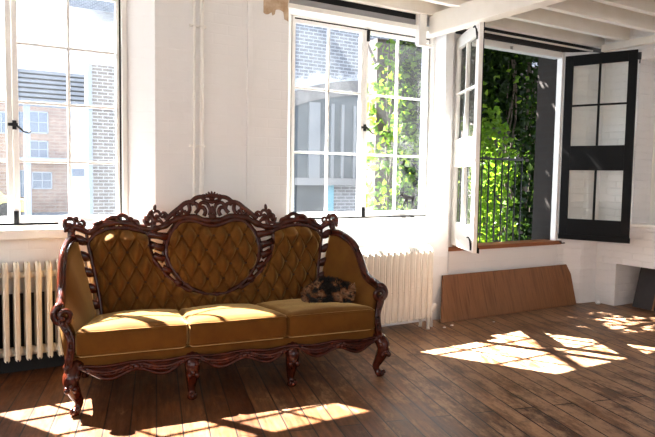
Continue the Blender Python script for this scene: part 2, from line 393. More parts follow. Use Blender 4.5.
# ------------------------------------------------------------------ windows
def latch(parent, x, y, z, s=1):
    b = MB(); b.box((x-.012*s, y-.012, z-.03), (x+.012*s, y, z+.03)); b.box((x-.04*s, y-.022, z-.008), (x+.02*s, y-.010, z+.012))
    b.tube([(x+.01*s, y-.02, z), (x+.03*s, y-.032, z-.02), (x+.055*s, y-.035, z-.045), (x+.085*s, y-.035, z-.05), (x+.095*s, y-.035, z-.038)], [.007, .007, .006, .006, .008], 6)
    return b.build('latch', BLACKM, parent)
def bolt(parent, x, y, z, name='bolt'):
    b = MB(); b.box((x-.014, y-.014, z), (x+.014, y, z+.095)); b.tube([(x, y-.016, z+.01), (x, y-.016, z+.085)], .008, 6)
    return b.build(name, BLACKM, parent)
def casement(parent, x0, x1, z0, z1, y, bars, frame, side, mid=None):
    sa, sb_ = (.022, .036) if side < 0 else (.036, .022); t = .045; bt = .046; tt = .030
    b = MB()
    b.box((x0, y, z0), (x0+sa, y+t, z1)); b.box((x1-sb_, y, z0), (x1, y+t, z1))
    b.box((x0+sa, y, z0), (x1-sb_, y+t, z0+bt)); b.box((x0+sa, y, z1-tt), (x1-sb_, y+t, z1))
    xm = (x0+sa+x1-sb_)/2; mw = .010
    b.box((xm-mw, y+.008, z0+bt), (xm+mw, y+.036, z1-tt))
    for z in bars: b.box((x0+sa, y+.010, z-mw), (x1-sb_, y+.034, z+mw))
    c = b.build('casement', PAINT, parent, .004)
    g = MB(); g.box((x0+sa-.004, y+.020, z0+bt-.004), (x1-sb_+.004, y+.024, z1-tt+.004)); g.build('glass', GLASS, c)
    return c
def window(name, xa, xb, xm, z0, z1, bars):
    w = struct(empty(name, (0, 0, 0))); yg = 4.63
    b = MB()
    b.box((xa, 4.60, z0-.03), (xa+.022, 4.72, z1+.06)); b.box((xb-.035, 4.60, z0-.03), (xb, 4.72, z1+.06))
    b.box((xa+.022, 4.60, z1+.012), (xb-.035, 4.72, z1+.06)); b.box((xa+.022, 4.60, z0-.03), (xb-.035, 4.72, z0-.012))
    b.build('frame', PAINT, w, .004)
    # strips for the black-painted outer edges that show round the sashes
    b = MB()
    b.box((xa+.035, 4.64, z1), (xb-.035, 4.70, z1+.012)); b.box((xb-.047, 4.64, z0-.012), (xb-.035, 4.70, z1)); b.box((xa+.035, 4.64, z0-.012), (xb-.035, 4.70, z0))
    b.build('casement_edge', BLACK, w)
    c1 = casement(w, xa+.024, xm-.0015, z0, z1, yg, bars, None, -1)
    c2 = casement(w, xm+.0015, xb-.048, z0, z1, yg, bars, None, 1)
    latch(c2, xm+.01, yg, z0+.66 if name == 'window_1' else z0+.80)
    bolt(c2, xm+.012, yg, z0-.01)
    if name == 'window_2': bolt(c2, xm+.03, yg, z1-.10)
    b = MB(); px = xb-.30
    b.tube([(px-.17, yg-.03, z0-.004), (px+.06, yg-.035, z0-.002)], .009, 6); b.box((px-.06, yg-.05, z0-.018), (px-.02, yg-.01, z0+.006)); b.box((px+.05, yg-.05, z0-.018), (px+.08, yg-.01, z0+.006))
    b.build('stay', GREYP if name == 'window_1' else BLACKM, c2)
    return w
w1 = window('window_1', W1[0], W1[1], .29, 1.0, 2.60, [1.42, 1.815, 2.205])
b = MB(); b.box((-.60, 4.50, .90), (1.18, 4.625, .968)); b.box((-.46, 4.60, .955), (1.04, 4.66, .974)); b.build('sill', PAINT, w1, .008)
w2 = window('window_2', W2[0], W2[1], 3.105, .99, 2.655, [1.55, 2.09])
b = MB(); b.box((2.255, 4.452, .885), (3.885, 4.625, .958)); b.box((2.37, 4.60, .945), (3.88, 4.66, .964)); b.build('sill', PAINT, w2, .008)

# window 3: a pair of glazed leaves opened into the room
w3 = struct(empty('window_3', (0, 0, 0)))
b = MB(); b.box((4.05, 4.50, .67), (4.085, 4.60, 2.72)); b.box((5.575, 4.50, .67), (5.605, 4.57, 2.72)); b.box((4.085, 4.50, 2.655), (5.565, 4.60, 2.72)); b.build('frame', PAINT, w3, .004)
b = MB(); b.box((4.0, 4.465, .645), (5.64, 4.66, .685)); b.build('sill', SILLW, w3, .004)
b = MB(); b.box((4.78, 4.50, 2.66), (4.82, 4.53, 2.69)); b.build('catch', BLACKM, w3)
LW, LH = .75, 1.955
def leaf(hx, hy, ang, mat_room, mat_out, sgn):
    # local x from the hinge to the free edge, local y: outer face at +, room face at - (leaf closed)
    e = empty('leaf_pivot')
    D.objects.remove(e)
    st = .085
    rows = [(.11, .52), (.54, .955), (1.215, 1.735)]       # measured down from the top
    def bars(b, y0, y1):
        b.box((0, y0, 0), (st, y1, LH)); b.box((LW-st, y0, 0), (LW, y1, LH))
        zz = [LH]+[v for r in rows for v in (LH-r[0], LH-r[1])]+[0]
        for k in range(0, len(zz), 2): b.box((st, y0, zz[k+1]), (LW-st, y1, zz[k]))
        xm = LW/2
        for r in rows: b.box((xm-.011, y0, LH-r[1]), (xm+.011, y1, LH-r[0]))
    b = MB(); bars(b, 0, .036)
    o = b.build('casement', mat_room, w3, .003); o.location = (hx, hy, .715); o.rotation_euler = (0, 0, ang)
    b = MB(); bars(b, .0362, .044); b.box((.02, .044, -.004), (LW, .058, .045))
    f = b.build('outer_face', mat_out, o, .003)
    g = MB()
    for r in rows: g.box((st-.003, .019, LH-r[1]-.003), (LW-st+.003, .0225, LH-r[0]+.003))
    g.build('glass', GLASS2, o)
    return o
# white leaf: hinge on the left jamb, swung in past square; its room side faces left
a = math.atan2(3.80-4.52, 3.69-4.06)
lf = leaf(4.065, 4.515, a, PAINT, BLACK, 1); lf['label'] = 'white inner face of the opened left leaf'
for z in (.05, LH-.12):
    b = MB(); b.tube([(LW-.05, -.004, z), (LW-.05, -.012, z+.05), (LW-.07, -.02, z+.085), (LW-.09, -.025, z+.075)], [.010, .008, .006, .008], 6); b.box((LW-.06, -.010, z-.03), (LW-.04, 0, z+.03)); b.build('hook', BLACKM, lf)
# black leaf: hinge on the right jamb; what shows is its black outer side
def leaf_right(hx, hy, ang):
    LW = .705
    rows = [(.11, .52), (.54, .955), (1.215, 1.735)]; st = .085
    def bars(b, y0, y1):
        b.box((0, y0, 0), (st, y1, LH)); b.box((LW-st, y0, 0), (LW, y1, LH))
        zz = [LH]+[v for r in rows for v in (LH-r[0], LH-r[1])]+[0]
        for k in range(0, len(zz), 2): b.box((st, y0, zz[k+1]), (LW-st, y1, zz[k]))
        for r in rows: b.box((LW/2-.011, y0, LH-r[1]), (LW/2+.011, y1, LH-r[0]))
    b = MB(); bars(b, -.022, 0); b.box((0, -.040, -.004), (LW+.012, -.022, .05))
    o = b.build('casement', BLACK, w3, .003); o['label'] = 'black outer face of the opened right leaf'; o.location = (hx, hy, .715); o.rotation_euler = (0, 0, ang)
    b = MB(); bars(b, .0005, .022); b.build('inner_face', PAINT, o, .003)
    g = MB()
    for r in rows: g.box((st-.003, -.002, LH-r[1]-.003), (LW-st+.003, .002, LH-r[0]+.003))
    g.build('glass', GLASS2, o)
    b = MB(); b.tube([(.02, -.03, -.03), (.05, -.05, -.05), (.08, -.05, -.045)], .007, 6); b.build('hook', BLACKM, o)
    b = MB(); b.box((LW, -.02, LH-.10), (LW+.03, 0, LH-.03)); b.tube([(LW+.02, -.01, LH-.08), (LW+.02, -.02, LH-.14)], .006, 6); b.build('hook', BLACKM, o)
    return o
leaf_right(5.60, 4.475, math.atan2(3.83-4.5, 5.87-5.59))

# ------------------------------------------------------------------ wall pipes
def wall_pipe(x, r, label, brk):
    t = empty('wall_pipe', (x, YW-.03, 0))
    b = MB(); b.tube([(0, 0, 0.02), (0, 0, 1.5), (0, 0, 2.93)], r, 12); b.build('pipe', PAINT, t)
    for z in brk:
        b = MB(); b.box((-r-.018, .0, z-.008), (r+.018, .03, z+.008)); b.tube([(-r-.004, .0, z), (-r*.7, -r, z), (0, -r*1.35, z), (r*.7, -r, z), (r+.004, 0, z)], .006, 6); b.build('bracket', PAINT, t)
    return tag(t, label, 'pipe', 'white pipes running up the wall pier')
wall_pipe(1.468, .011, 'thin white painted vertical pipe, left of the close pair on the wall pier', (1.56, 2.43))
wall_pipe(1.525, .016, 'white painted vertical pipe, right of the close pair on the wall pier', (1.56, 2.43))
t = empty('cable_trunking', (1.915, YW, 0)); b = MB(); b.box((-.022, -.018, .02), (.022, 0, 2.93)); b.build('trunking_cover', WALL, t, .004)
tag(t, 'flat white vertical trunking strip on the pier between pipes and right window', 'trunking')

# ------------------------------------------------------------------ radiators
def radiator(x0, n, pitch, y, z0, z1, mat, label, valve_right, wf):
    t = empty('radiator', (x0, y, 0)); first = None
    dep = .155; w = pitch*wf
    def sect(foot):
        b = MB()
        # a hollow-topped cast section: three columns joined in a pointed arch
        N = 9; prof = []
        for i in range(N+1):
            a = PI*i/N; prof.append((-math.cos(a)*dep/2, z1-.055+math.sin(a)*.055))
        hw = w/2
        loop = [(-dep/2, z0)]+prof+[(dep/2, z0)]
        # rounded slab: two side rings narrower at the rim
        n = len(loop); cx = 0; vs = []
        for k, (sx, sc) in enumerate(((-hw*.35, 1.0), (-hw, .90), (hw, .90), (hw*.35, 1.0))):
            for (yy, zz) in loop:
                zc = (z0+z1)/2; vs.append((sx, yy*sc, zc+(zz-zc)*(1-(1-sc)*.35)))
        fs = []
        for k in range(3):
            for i in range(n):
                j = (i+1) % n; fs.append((k*n+i, (k+1)*n+i, (k+1)*n+j, k*n+j))
        fs.append(tuple(range(n))); fs.append(tuple(range(4*n-1, 3*n-1, -1)))
        b.add(vs, fs, False)
        for zz in (z0+.05, z1-.09): b.tube([(-pitch/2, 0, zz), (pitch/2, 0, zz)], .030 if zz < .3 else .022, 10)
        if foot:
            for yy in (-dep/2+.028, dep/2-.028): b.tube([(0, yy, z0+.06), (0, yy, z0), (0, yy*1.08, .02), (0, yy*1.1, .0)], [.022, .019, .014, .018], 8)
        return b
    plain = None
    for i in range(n):
        foot = i in (0, n-1)
        if foot or plain is None:
            o = sect(foot).build('section', mat, t)
            if not foot: plain = o
        else:
            o = plain.copy(); COL.objects.link(o); o.parent = t
        o.location = ((i+.5)*pitch, 0, 0)
    if valve_right:
        b = MB(); x = n*pitch
        b.tube([(x, 0, z0+.05), (x+.035, 0, z0+.05)], .016, 8); b.tube([(x+.05, 0, .0), (x+.05, 0, z0+.085)], .012, 8); b.ball((x+.05, -.01, z0+.06), (.022, .024, .026)); b.tube([(x+.045, -.02, z0+.06), (x+.075, -.03, z0+.115)], [.012, .018], 8)
        b.build('valve', PAINT, t)
    return tag(t, label, 'radiator', 'cast iron radiators under the windows')
radiator(-.52, 24, .0640, 4.445, .12, .765, CREAM, 'cream column radiator under the left window, behind the sofa arm', False, .52)
radiator(2.42, 18, .0645, 4.25, .10, .755, CHIP, 'white chipped column radiator under the middle window, right of the sofa', True, .90)

# ------------------------------------------------------------------ leaning boards, chunk, lamp
def lean_board(name, p0, p1, q0, q1, th, mat):
    # p: bottom edge ends, q: top edge ends
    p0, p1, q0, q1 = map(Vector, (p0, p1, q0, q1)); n = (p1-p0).cross(q0-p0).normalized()*th; o = p0.copy()
    vs = [p0, p1, q1, q0]+[v-n for v in (p0, p1, q1, q0)]
    b = MB(); b.add([v-o for v in vs], [(0, 1, 2, 3), (7, 6, 5, 4), (0, 4, 5, 1), (1, 5, 6, 2), (2, 6, 7, 3), (3, 7, 4, 0)])
    ob = b.build(name, mat); ob.location = o; return ob
o = lean_board('leaning_board', (3.80, 4.305, .004), (5.70, 4.29, .004), (3.915, 4.432, .425), (5.735, 4.432, .425), .016, PLY)
tag(o, 'long low brown wooden board leaning on the white wall below the open window', 'board')
def niche_board(y0, y1, lean, label):
    b = MB(); b.box((0, 0, 0), (.022, y1-y0, .455)); o = b.build('leaning_board', DARKB); o.location = (XR+.12, y0, .008); o.rotation_euler = (0, lean, 0)
    return tag(o, label, 'board', 'dark boards leaning in the wall niche')
niche_board(3.715, 3.93, .28, 'black wooden board leaning in the low wall niche, nearest the corner')
niche_board(3.46, 3.69, .28, 'black wooden board in the low wall niche, at the picture edge')
b = MB(); b.box((0, 0, 0), (.012, .014, .45)); o = b.build('wooden_lath', PLY); o.location = (XR+.115, 3.695, .012); o.rotation_euler = (0, .28, 0)
tag(o, 'thin pale lath leaning between the two black boards in the niche', 'lath')
b = MB(); b.ball((0, 0, .022), (.05, .03, .022), Matrix.Rotation(.5, 3, 'Z'), 8, 5)
o = b.build('plaster_chunk', ROUGH); o.location = (5.93, 4.19, 0)
for v in o.data.vertices: v.co += Vector((mnoise.noise(v.co*40), mnoise.noise(v.co*47), 0))*.012
tag(o, 'small broken piece of white plaster on the floor in the corner', 'rubble')
for (x, y, s) in ((440, 326.5, .012), (447.5, 324.5, .014), (489, 321, .01)):
    r = ray(x, y); p = Vector((0, 0, EYE))+r*(-(EYE)/r.z)
    b = MB(); b.ball((0, 0, s*.5), (s*1.5, s, s*.5), None, 6, 4); o = b.build('plaster_chip', ROUGH); o.location = (p.x, p.y-.06, 0)
    tag(o, {440: 'tiny white plaster chip on the floor by the radiator foot', 447.5: 'white plaster chip on the floor at the left end of the leaning board', 489: 'white plaster chip on the floor before the middle of the leaning board'}[x], 'rubble', 'plaster chips on the floor')
lp = empty('ceiling_lamp', (4.67, 3.0, 2.93))
b = MB(); b.lathe([(.035, -.005), (.05, 0), (.05, .02)], (0, 0, 0)); b.build('ceiling_rose', PAINT, lp)
b = MB(); b.lathe([(.012, -.15), (.045, -.135), (.06, -.10), (.05, -.05), (.028, -.02), (.02, 0)], (0, 0, 0)); b.build('lamp_shade', simple('aged_brass', (.62, .5, .22), .3, 1), lp)
tag(lp, 'small brass ceiling lamp between the joists at the top right', 'lamp')

# moose figure standing on the bottom rail of the middle window
r = at(407, 208.5, 4.62); mo = empty('moose_figurine', (r.x, 4.612, 1.066))
b = MB()
b.tube([(.060, 0, .062), (.045, 0, .067), (.015, 0, .066), (-.015, 0, .072), (-.034, 0, .080), (-.046, 0, .086)], [.012, .018, .017, .021, .017, .010], 10, .55)
b.tube([(-.040, 0, .082), (-.056, 0, .088), (-.072, 0, .080)], [.012, .011, .008], 8, .6)
b.tube([(.060, 0, .070), (.070, 0, .058)], [.005, .002], 6)
for x, dx, y in ((.050, .012, .004), (.043, -.008, -.004), (-.020, -.018, .004), (-.012, .010, -.004)):
    b.tube([(x, y, .060), (x+dx*.4, y, .034), (x+dx, y, .0)], [.010, .005, .004], 6)
b.build('body', BLACKM, mo)
b = MB()
for s in (-1, 1):
    b.tube([(-.050, s*.004, .092), (-.054, s*.011, .104), (-.048, s*.014, .112)], [.004, .008, .003], 6); b.tube([(-.054, s*.011, .104), (-.064, s*.012, .110)], [.005, .002], 6)
b.build('antlers', BLACKM, mo)
mo.scale = (1.35, 1.35, 1.35)
tag(mo, 'small black moose figure standing inside the right pane of the middle window', 'figurine')

# ------------------------------------------------------------------ sofa
SO = Vector((.516, 3.58, 0)); SA = math.atan2(-.12598, .99203); CX = .925
sofa = empty('sofa', SO, SA)
tag(sofa, 'antique carved mahogany sofa with gold velvet tufted back, on the floor before the windows', 'sofa')
def bd(z): return .615+.20*(z-.45)                  # depth of the back's front face at height z
def P(x, z, off=0): return Vector((CX+x, bd(z)+off, z))
def cat(pts, n=60):                                 # Catmull-Rom through points
    pts = [Vector(p) for p in pts]; q = [2*pts[0]-pts[1]]+pts+[2*pts[-1]-pts[-2]]; m = len(pts)-1; out = []
    for i in range(n+1):
        t = i/n*m; k = min(int(t), m-1); t -= k
        a, b_, c, d = q[k:k+4]
        out.append(.5*((2*b_)+(c-a)*t+(2*a-5*b_+4*c-d)*t*t+(3*b_-a-3*c+d)*t**3))
    return out
def interp(tab, x):
    if x <= tab[0][0]: return tab[0][1]
    for (a, fa), (c, fc) in zip(tab, tab[1:]):
        if x <= c: return fa+(fc-fa)*(x-a)/(c-a)
    return tab[-1][1]
def tuft(x, z, x0=0, z0=0, wx=.112, wz=.20):
    p = (x-x0)/wx+(z-z0)/wz; q = (x-x0)/wx-(z-z0)/wz
    return (abs(math.sin(PI*p))*abs(math.sin(PI*q)))**.55
# medallion outline (half): top and bottom heights as functions of |x|
MT = [(0, .985), (.03, .988), (.08, 1.003), (.14, 1.022), (.19, 1.024), (.235, 1.008), (.27, .975), (.302, .925), (.324, .87), (.332, .815)]
MBt = [(0, .510), (.04, .512), (.09, .522), (.15, .548), (.20, .582), (.245, .628), (.285, .682), (.312, .735), (.328, .78), (.332, .815)]
def smooth_tab(tab, n=40):
    c = cat([(x, z, 0) for x, z in tab], n); return [(v.x, v.y) for v in c]
MTs, MBs = smooth_tab(MT), smooth_tab(MBt)
def med_half(z):                                    # half-width of the medallion at height z (lower flank and upper)
    best = 0
    for tab in (MTs, MBs):
        for x, zz in tab:
            if abs(zz-z) < .012: best = max(best, x)
    return best
def cushion_panel(name, Pf, nu, nv, parent, thick=.05):
    b = MB(); b.grid(lambda i, j: Pf(i/nu, j/nv, 1), nu, nv)
    b.grid(lambda i, j: Pf(i/nu, j/nv, 0), nu, nv, True, True)
    n1 = (nu+1)*(nv+1)
    def idx(i, j): return j*(nu+1)+i
    ring = [idx(i, 0) for i in range(nu)]+[idx(nu, j) for j in range(nv)]+[idx(i, nv) for i in range(nu, 0, -1)]+[idx(0, j) for j in range(nv, 0, -1)]
    for k in range(len(ring)):
        a, c = ring[k], ring[(k+1) % len(ring)]; b.f.append((a, a+n1, c+n1, c)); b.sm.append(True)
    return b.build(name, VELVET, parent)
def buttons(parent, inside, x0, z0, wx, wz, dep):
    n = 0
    for i in range(-14, 15):
        for j in range(-14, 15):
            if (i+j) % 2: continue
            x = x0+i*wx/2; z = z0+j*wz/2
            if inside(x, z):
                b = MB(); c = P(x, z, dep); b.ball(c, (.0085, .005, .0085), None, 8, 5); b.build('button', BUTTON, parent); n += 1
def med_pt(u, v, front):
    x = .332*math.sin((u-.5)*PI)*.995; zb, zt = interp(MBs, abs(x)), interp(MTs, abs(x))
    z = zb+(zt-zb)*v
    if not front: return P(x, z, .06)
    edge = min(1, min(zt-z, z-zb)/.07, (.332-abs(x))/.06); e = max(0, edge)**.5
    return P(x, z, .012-e*.058-e*.072*(tuft(x, z, 0, .72)-.62))
med = cushion_panel('medallion_back', med_pt, 84, 76, sofa)
buttons(med, lambda x, z: abs(x) < .27 and interp(MBs, abs(x))+.07 < z < interp(MTs, abs(x))-.05, 0, .72, .112, .20, -.022)

OUT = [(.40, .755), (.55, .77), (.70, .795), (.80, .815), (.90, .832), (1.0, .840)]
INN = [(.40, .0), (.50, .0), (.53, .15), (.58, .255), (.64, .325), (.70, .375), (.76, .418), (.82, .440), (.88, .450), (.95, .455), (1.0, .455)]
SP = [(.40, .905), (.47, .945), (.55, .968), (.64, .978), (.72, .968), (.79, .938), (.815, .905), (.85, .885)]
SPs = smooth_tab(SP)
def side_pt(sg):
    def f(u, v, front):
        zt = interp(SPs, .44+(.838-.44)*u); z = .40+(zt-.40)*v
        xi, xo = interp(INN, z), interp(OUT, z); x = xi+(xo-xi)*u
        if not front: return P(sg*x, z, .06)
        e = max(0, min(1, (zt-z)/.06, (xo-x)/.05, (x-xi)/.05+.25))**.5
        return P(sg*x, z, .012-e*(.050+.030*math.exp(-((zt-z-.05)/.06)**2))-e*.072*(tuft(x, z, .644, .72)-.62))
    return f
for sg in (-1, 1):
    f = side_pt(sg)
    if sg > 0: g = f
    else: g = (lambda F: (lambda u, v, fr: F(1-u, v, fr)))(f)
    o = cushion_panel('back_panel', g, 72, 70, sofa)
    buttons(o, lambda x, z, sg=sg: interp(INN, z)+.05 < abs(x) < interp(OUT, z)-.04 and .47 < z < interp(SPs, abs(x) if abs(x) > .45 else .45)-.045, sg*.644, .72, .112, .20, -.014)
# panel and medallion frames (wood mouldings)
def curve_x(pts, off=0, sg=1): return [P(sg*x, z, off) for x, z in pts]
b = MB()
outline = [(x, z) for x, z in MTs]+[(x, z) for x, z in MBs[::-1]]
loop = [(x, z) for x, z in outline]+[(-x, z) for x, z in outline[::-1]][1:-1]
b.tube([P(x, z, -.004) for x, z in loop], .017, 8, 1.1, (0, 1, 0), True)
loop2 = [(x*1.04, .765+(z-.765)*1.04) for x, z in loop]
b.tube([P(x, z, .004) for x, z in loop2], .011, 8, 1.1, (0, 1, 0), True)
for k in range(0, len(loop), 5):
    x, z = loop[k]; 
    if z < .70: b.ball(P(x*1.02, .765+(z-.765)*1.02, -.012), (.016, .012, .012))
b.build('medallion_frame', MAHOG, sofa)
def scroll(b, c, r0, turns, start, dirn, rad, off=0, n=26, taper=.45):
    pts = []; rr = []
    for i in range(n+1):
        t = i/n; a = start+dirn*turns*2*PI*t; r = r0*(1-.72*t)
        pts.append(P(c[0]+r*math.cos(a), c[1]+r*math.sin(a), off)); rr.append(rad*(1-taper*t))
    b.tube(pts, rr, 7); b.ball(pts[-1], rad*1.05, None, 8, 6)
def leafy(b, x, z, ang, L, w, off=0):               # carved acanthus leaf: a ridged pointed lobe
    R = Matrix.Rotation(ang, 3, Vector((0, -1, 0)))
    b.ball(P(x, z, off), (L, w*.8, w), R, 8, 6)
for sg in (-1, 1):
    b = MB()
    out = [(interp(OUT, z), z) for z in [.42+.46*i/12 for i in range(13)]]
    top = [(x, z+.004) for x, z in SPs[::-1]]
    inn = [(interp(INN, z), z) for z in [.90-.36*i/14 for i in range(15)]]
    b.tube(cat([P(sg*x, z, -.006) for x, z in out+top[4:-2:4]+inn], 110), .014, 8, 1.1, (0, 1, 0))
    for k in range(2, 22):
        x, z = SPs[min(39, k*2-3)]; b.ball(P(sg*x, z+.012, -.012), (.014, .010, .010), None, 7, 5)
    b.build('panel_frame', MAHOG, sofa)
    # pierced strip between the medallion and the side panel
    b = MB()
    zs = [.58+.37*i/30 for i in range(31)]
    a_ = [(interp(INN, z)-.006, z) for z in zs]
    def mh(z):
        lo = 0
        for x, zz in (MBs if z < .815 else MTs):
            if (z < .815 and zz <= z) or (z >= .815 and zz >= z): lo = max(lo, x)
        return lo
    c_ = [(mh(z)*1.04+.008, z) for z in zs]
    b.tube(cat([P(sg*x, z, 0) for x, z in a_[::3]], 30), .014, 7)
    b.tube(cat([P(sg*x, z, 0) for x, z in c_[::3]], 30), .010, 7)
    for k in (2, 9, 16, 22, 28):
        (x0, z0), (x1, z1) = a_[k], c_[k]
        b.tube([P(sg*x0, z0+.012, 0), P(sg*(x0+x1)/2, (z0+z1)/2, -.004), P(sg*x1, z1-.012, 0)], [.032, .025, .032], 7)
    b.build('fretwork', MAHOG, sofa)
    # pierced strip between the side panel and the arm
    b = MB()
    zs = [.45+.50*i/24 for i in range(25)]
    o1 = [(interp(OUT, z)+.004, z) for z in zs]; o2 = [(interp(OUT, z)+.058+.034*min(1, max(0, (z-.45)/.4)), z) for z in zs]
    b.tube(cat([P(sg*x, z, 0) for x, z in o1[::3]], 30), .011, 7); b.tube(cat([P(sg*x, z, -.01) for x, z in o2[::3]], 30), [.014+.007*math.sin(i*1.1)**2 for i in range(31)], 7)
    for k in (2, 7, 12, 17, 22):
        (x0, z0), (x1, z1) = o1[k], o2[k]; b.ball(P(sg*(x0+x1)/2, z0, -.006), (.5*abs(x1-x0)+.012, .014, .031), Matrix.Rotation(sg*.5, 3, Vector((0, -1, 0))), 8, 6)
    b.build('fretwork', MAHOG, sofa)
# crest: lower rail with pierced upper ornament
b = MB()
half = [(.935, .955), (.925, .985), (.88, .985), (.83, .955), (.775, .985), (.70, 1.012), (.63, 1.016), (.56, 1.004), (.50, .982), (.45, .968), (.40, .972), (.35, .985), (.30, 1.012), (.24, 1.040), (.17, 1.050), (.10, 1.040), (.05, 1.022), (0, 1.018)]
full = [(-x, z) for x, z in half]+[(x, z) for x, z in half[::-1][1:]]
b.tube(cat([P(x, z, .004) for x, z in full], 150), [.023+.004*math.sin(i*.9) for i in range(151)], 9, 1.1)
b.build('crest_rail', MAHOG, sofa)
for sg in (-1, 1):
    def S(c, r0, t, st, dr, rad, off=0):            # mirrored scroll
        if sg < 0: scroll(b, (-c[0], c[1]), r0, t, PI-st, -dr, rad, off)
        else: scroll(b, c, r0, t, st, dr, rad, off)
    def T(pts, rad, off=0): b.tube(cat([P(sg*x, z, off) for x, z in pts], 22), [r*1.35 for r in rad] if isinstance(rad, list) else rad*1.35, 7)
    def Lf(x, z, an, L, w, off=-.006): leafy(b, sg*x, z, an if sg > 0 else PI-an, L*1.1, w*1.12, off)
    # side arch loops
    b = MB()
    T([(.80, .985), (.775, 1.018), (.735, 1.022), (.715, 1.0)], .010)
    T([(.73, 1.01), (.70, 1.046), (.655, 1.05), (.63, 1.024)], .011)
    T([(.655, 1.03), (.625, 1.066), (.585, 1.052), (.575, 1.015)], .011)
    T([(.585, 1.02), (.545, 1.032), (.515, 1.012), (.512, .985)], .010)
    for x, z, an in ((.80, .99, 2.4), (.76, 1.022, 2.6), (.69, 1.052, 2.8), (.63, 1.066, 3.0), (.56, 1.046, .4), (.52, 1.026, .6), (.66, 1.022, 0), (.60, 1.026, 0)): Lf(x, z, an, .020, .010)
    S((.655, 1.046), .020, .9, 2.6, -1, .007)
    b.build('crest_ornament', MAHOG, sofa)
    # corner scroll
    b = MB()
    S((.935, 1.018), .046, 1.1, -1.6, 1, .016); S((.875, 1.015), .030, 1.0, -1.2, -1, .013)
    Lf(.955, .985, -.9, .03, .014); Lf(.90, 1.043, 1.2, .022, .012); Lf(.945, 1.05, .8, .018, .010)
    T([(.93, .99), (.955, 1.012), (.972, 1.0), (.966, .982)], .010)
    T([(.93, .97), (.935, .93), (.925, .89)], [.017]*23)
    b.build('corner_scroll', MAHOG, sofa)
    # ear scroll between side arch and medallion arch
    b = MB()
    S((.385, 1.066), .042, 1.15, -2.2, 1, .015); S((.437, 1.028), .034, 1.0, .3, -1, .014); S((.345, 1.06), .026, 1.0, 3.4, -1, .012)
    Lf(.40, 1.112, 1.7, .026, .011); Lf(.43, 1.085, 2.3, .022, .011); Lf(.46, 1.0, 2.6, .028, .012); Lf(.415, .99, 1.6, .03, .013); Lf(.365, 1.025, .8, .03, .012)
    T([(.415, .975), (.405, 1.02), (.425, 1.06), (.455, 1.055), (.46, 1.03)], .011)
    b.build('ear_scroll', MAHOG, sofa)
    # pierced arch over the medallion
    b = MB()
    T([(.33, 1.03), (.28, 1.075), (.235, 1.11), (.19, 1.145), (.145, 1.152), (.125, 1.135)], .013)
    T([(.155, 1.145), (.12, 1.178), (.075, 1.19), (.05, 1.17)], .012)
    T([(.27, 1.05), (.262, 1.07), (.275, 1.085)], .009); T([(.225, 1.065), (.212, 1.09), (.222, 1.115)], .010); T([(.175, 1.07), (.16, 1.10), (.165, 1.14)], .011)
    T([(.12, 1.075), (.098, 1.105), (.112, 1.14), (.145, 1.14)], .011); T([(.105, 1.11), (.065, 1.115), (.048, 1.085), (.06, 1.055)], .011)
    T([(.098, 1.125), (.07, 1.15), (.035, 1.14), (.02, 1.115)], .010); T([(.02, 1.12), (.014, 1.09), (.02, 1.06)], .010)
    for x, z, an in ((.30, 1.064, 2.5), (.255, 1.10, 2.3), (.21, 1.135, 2.4), (.165, 1.158, 2.9), (.11, 1.186, 2.7), (.06, 1.198, 3.0), (.24, 1.075, 1.2), (.19, 1.08, 1.3), (.135, 1.16, .6)): Lf(x, z, an, .020, .011)
    b.build('pierced_arch', MAHOG, sofa)
b = MB()
for k in range(7):
    a = PI*(k+.5)/7; leafy(b, .036*math.cos(a), 1.185+.026*math.sin(a), a, .022, .009, -.008)
b.ball(P(0, 1.178, -.01), (.022, .016, .014)); b.tube([P(-.06, 1.168, 0), P(0, 1.152, -.004), P(.06, 1.168, 0)], [.012, .014, .012], 7)
b.ball(P(0, 1.05, -.008), (.03, .014, .022)); b.ball(P(0, 1.10, -.006), (.012, .012, .03))
b.build('crest_shell', MAHOG, sofa)

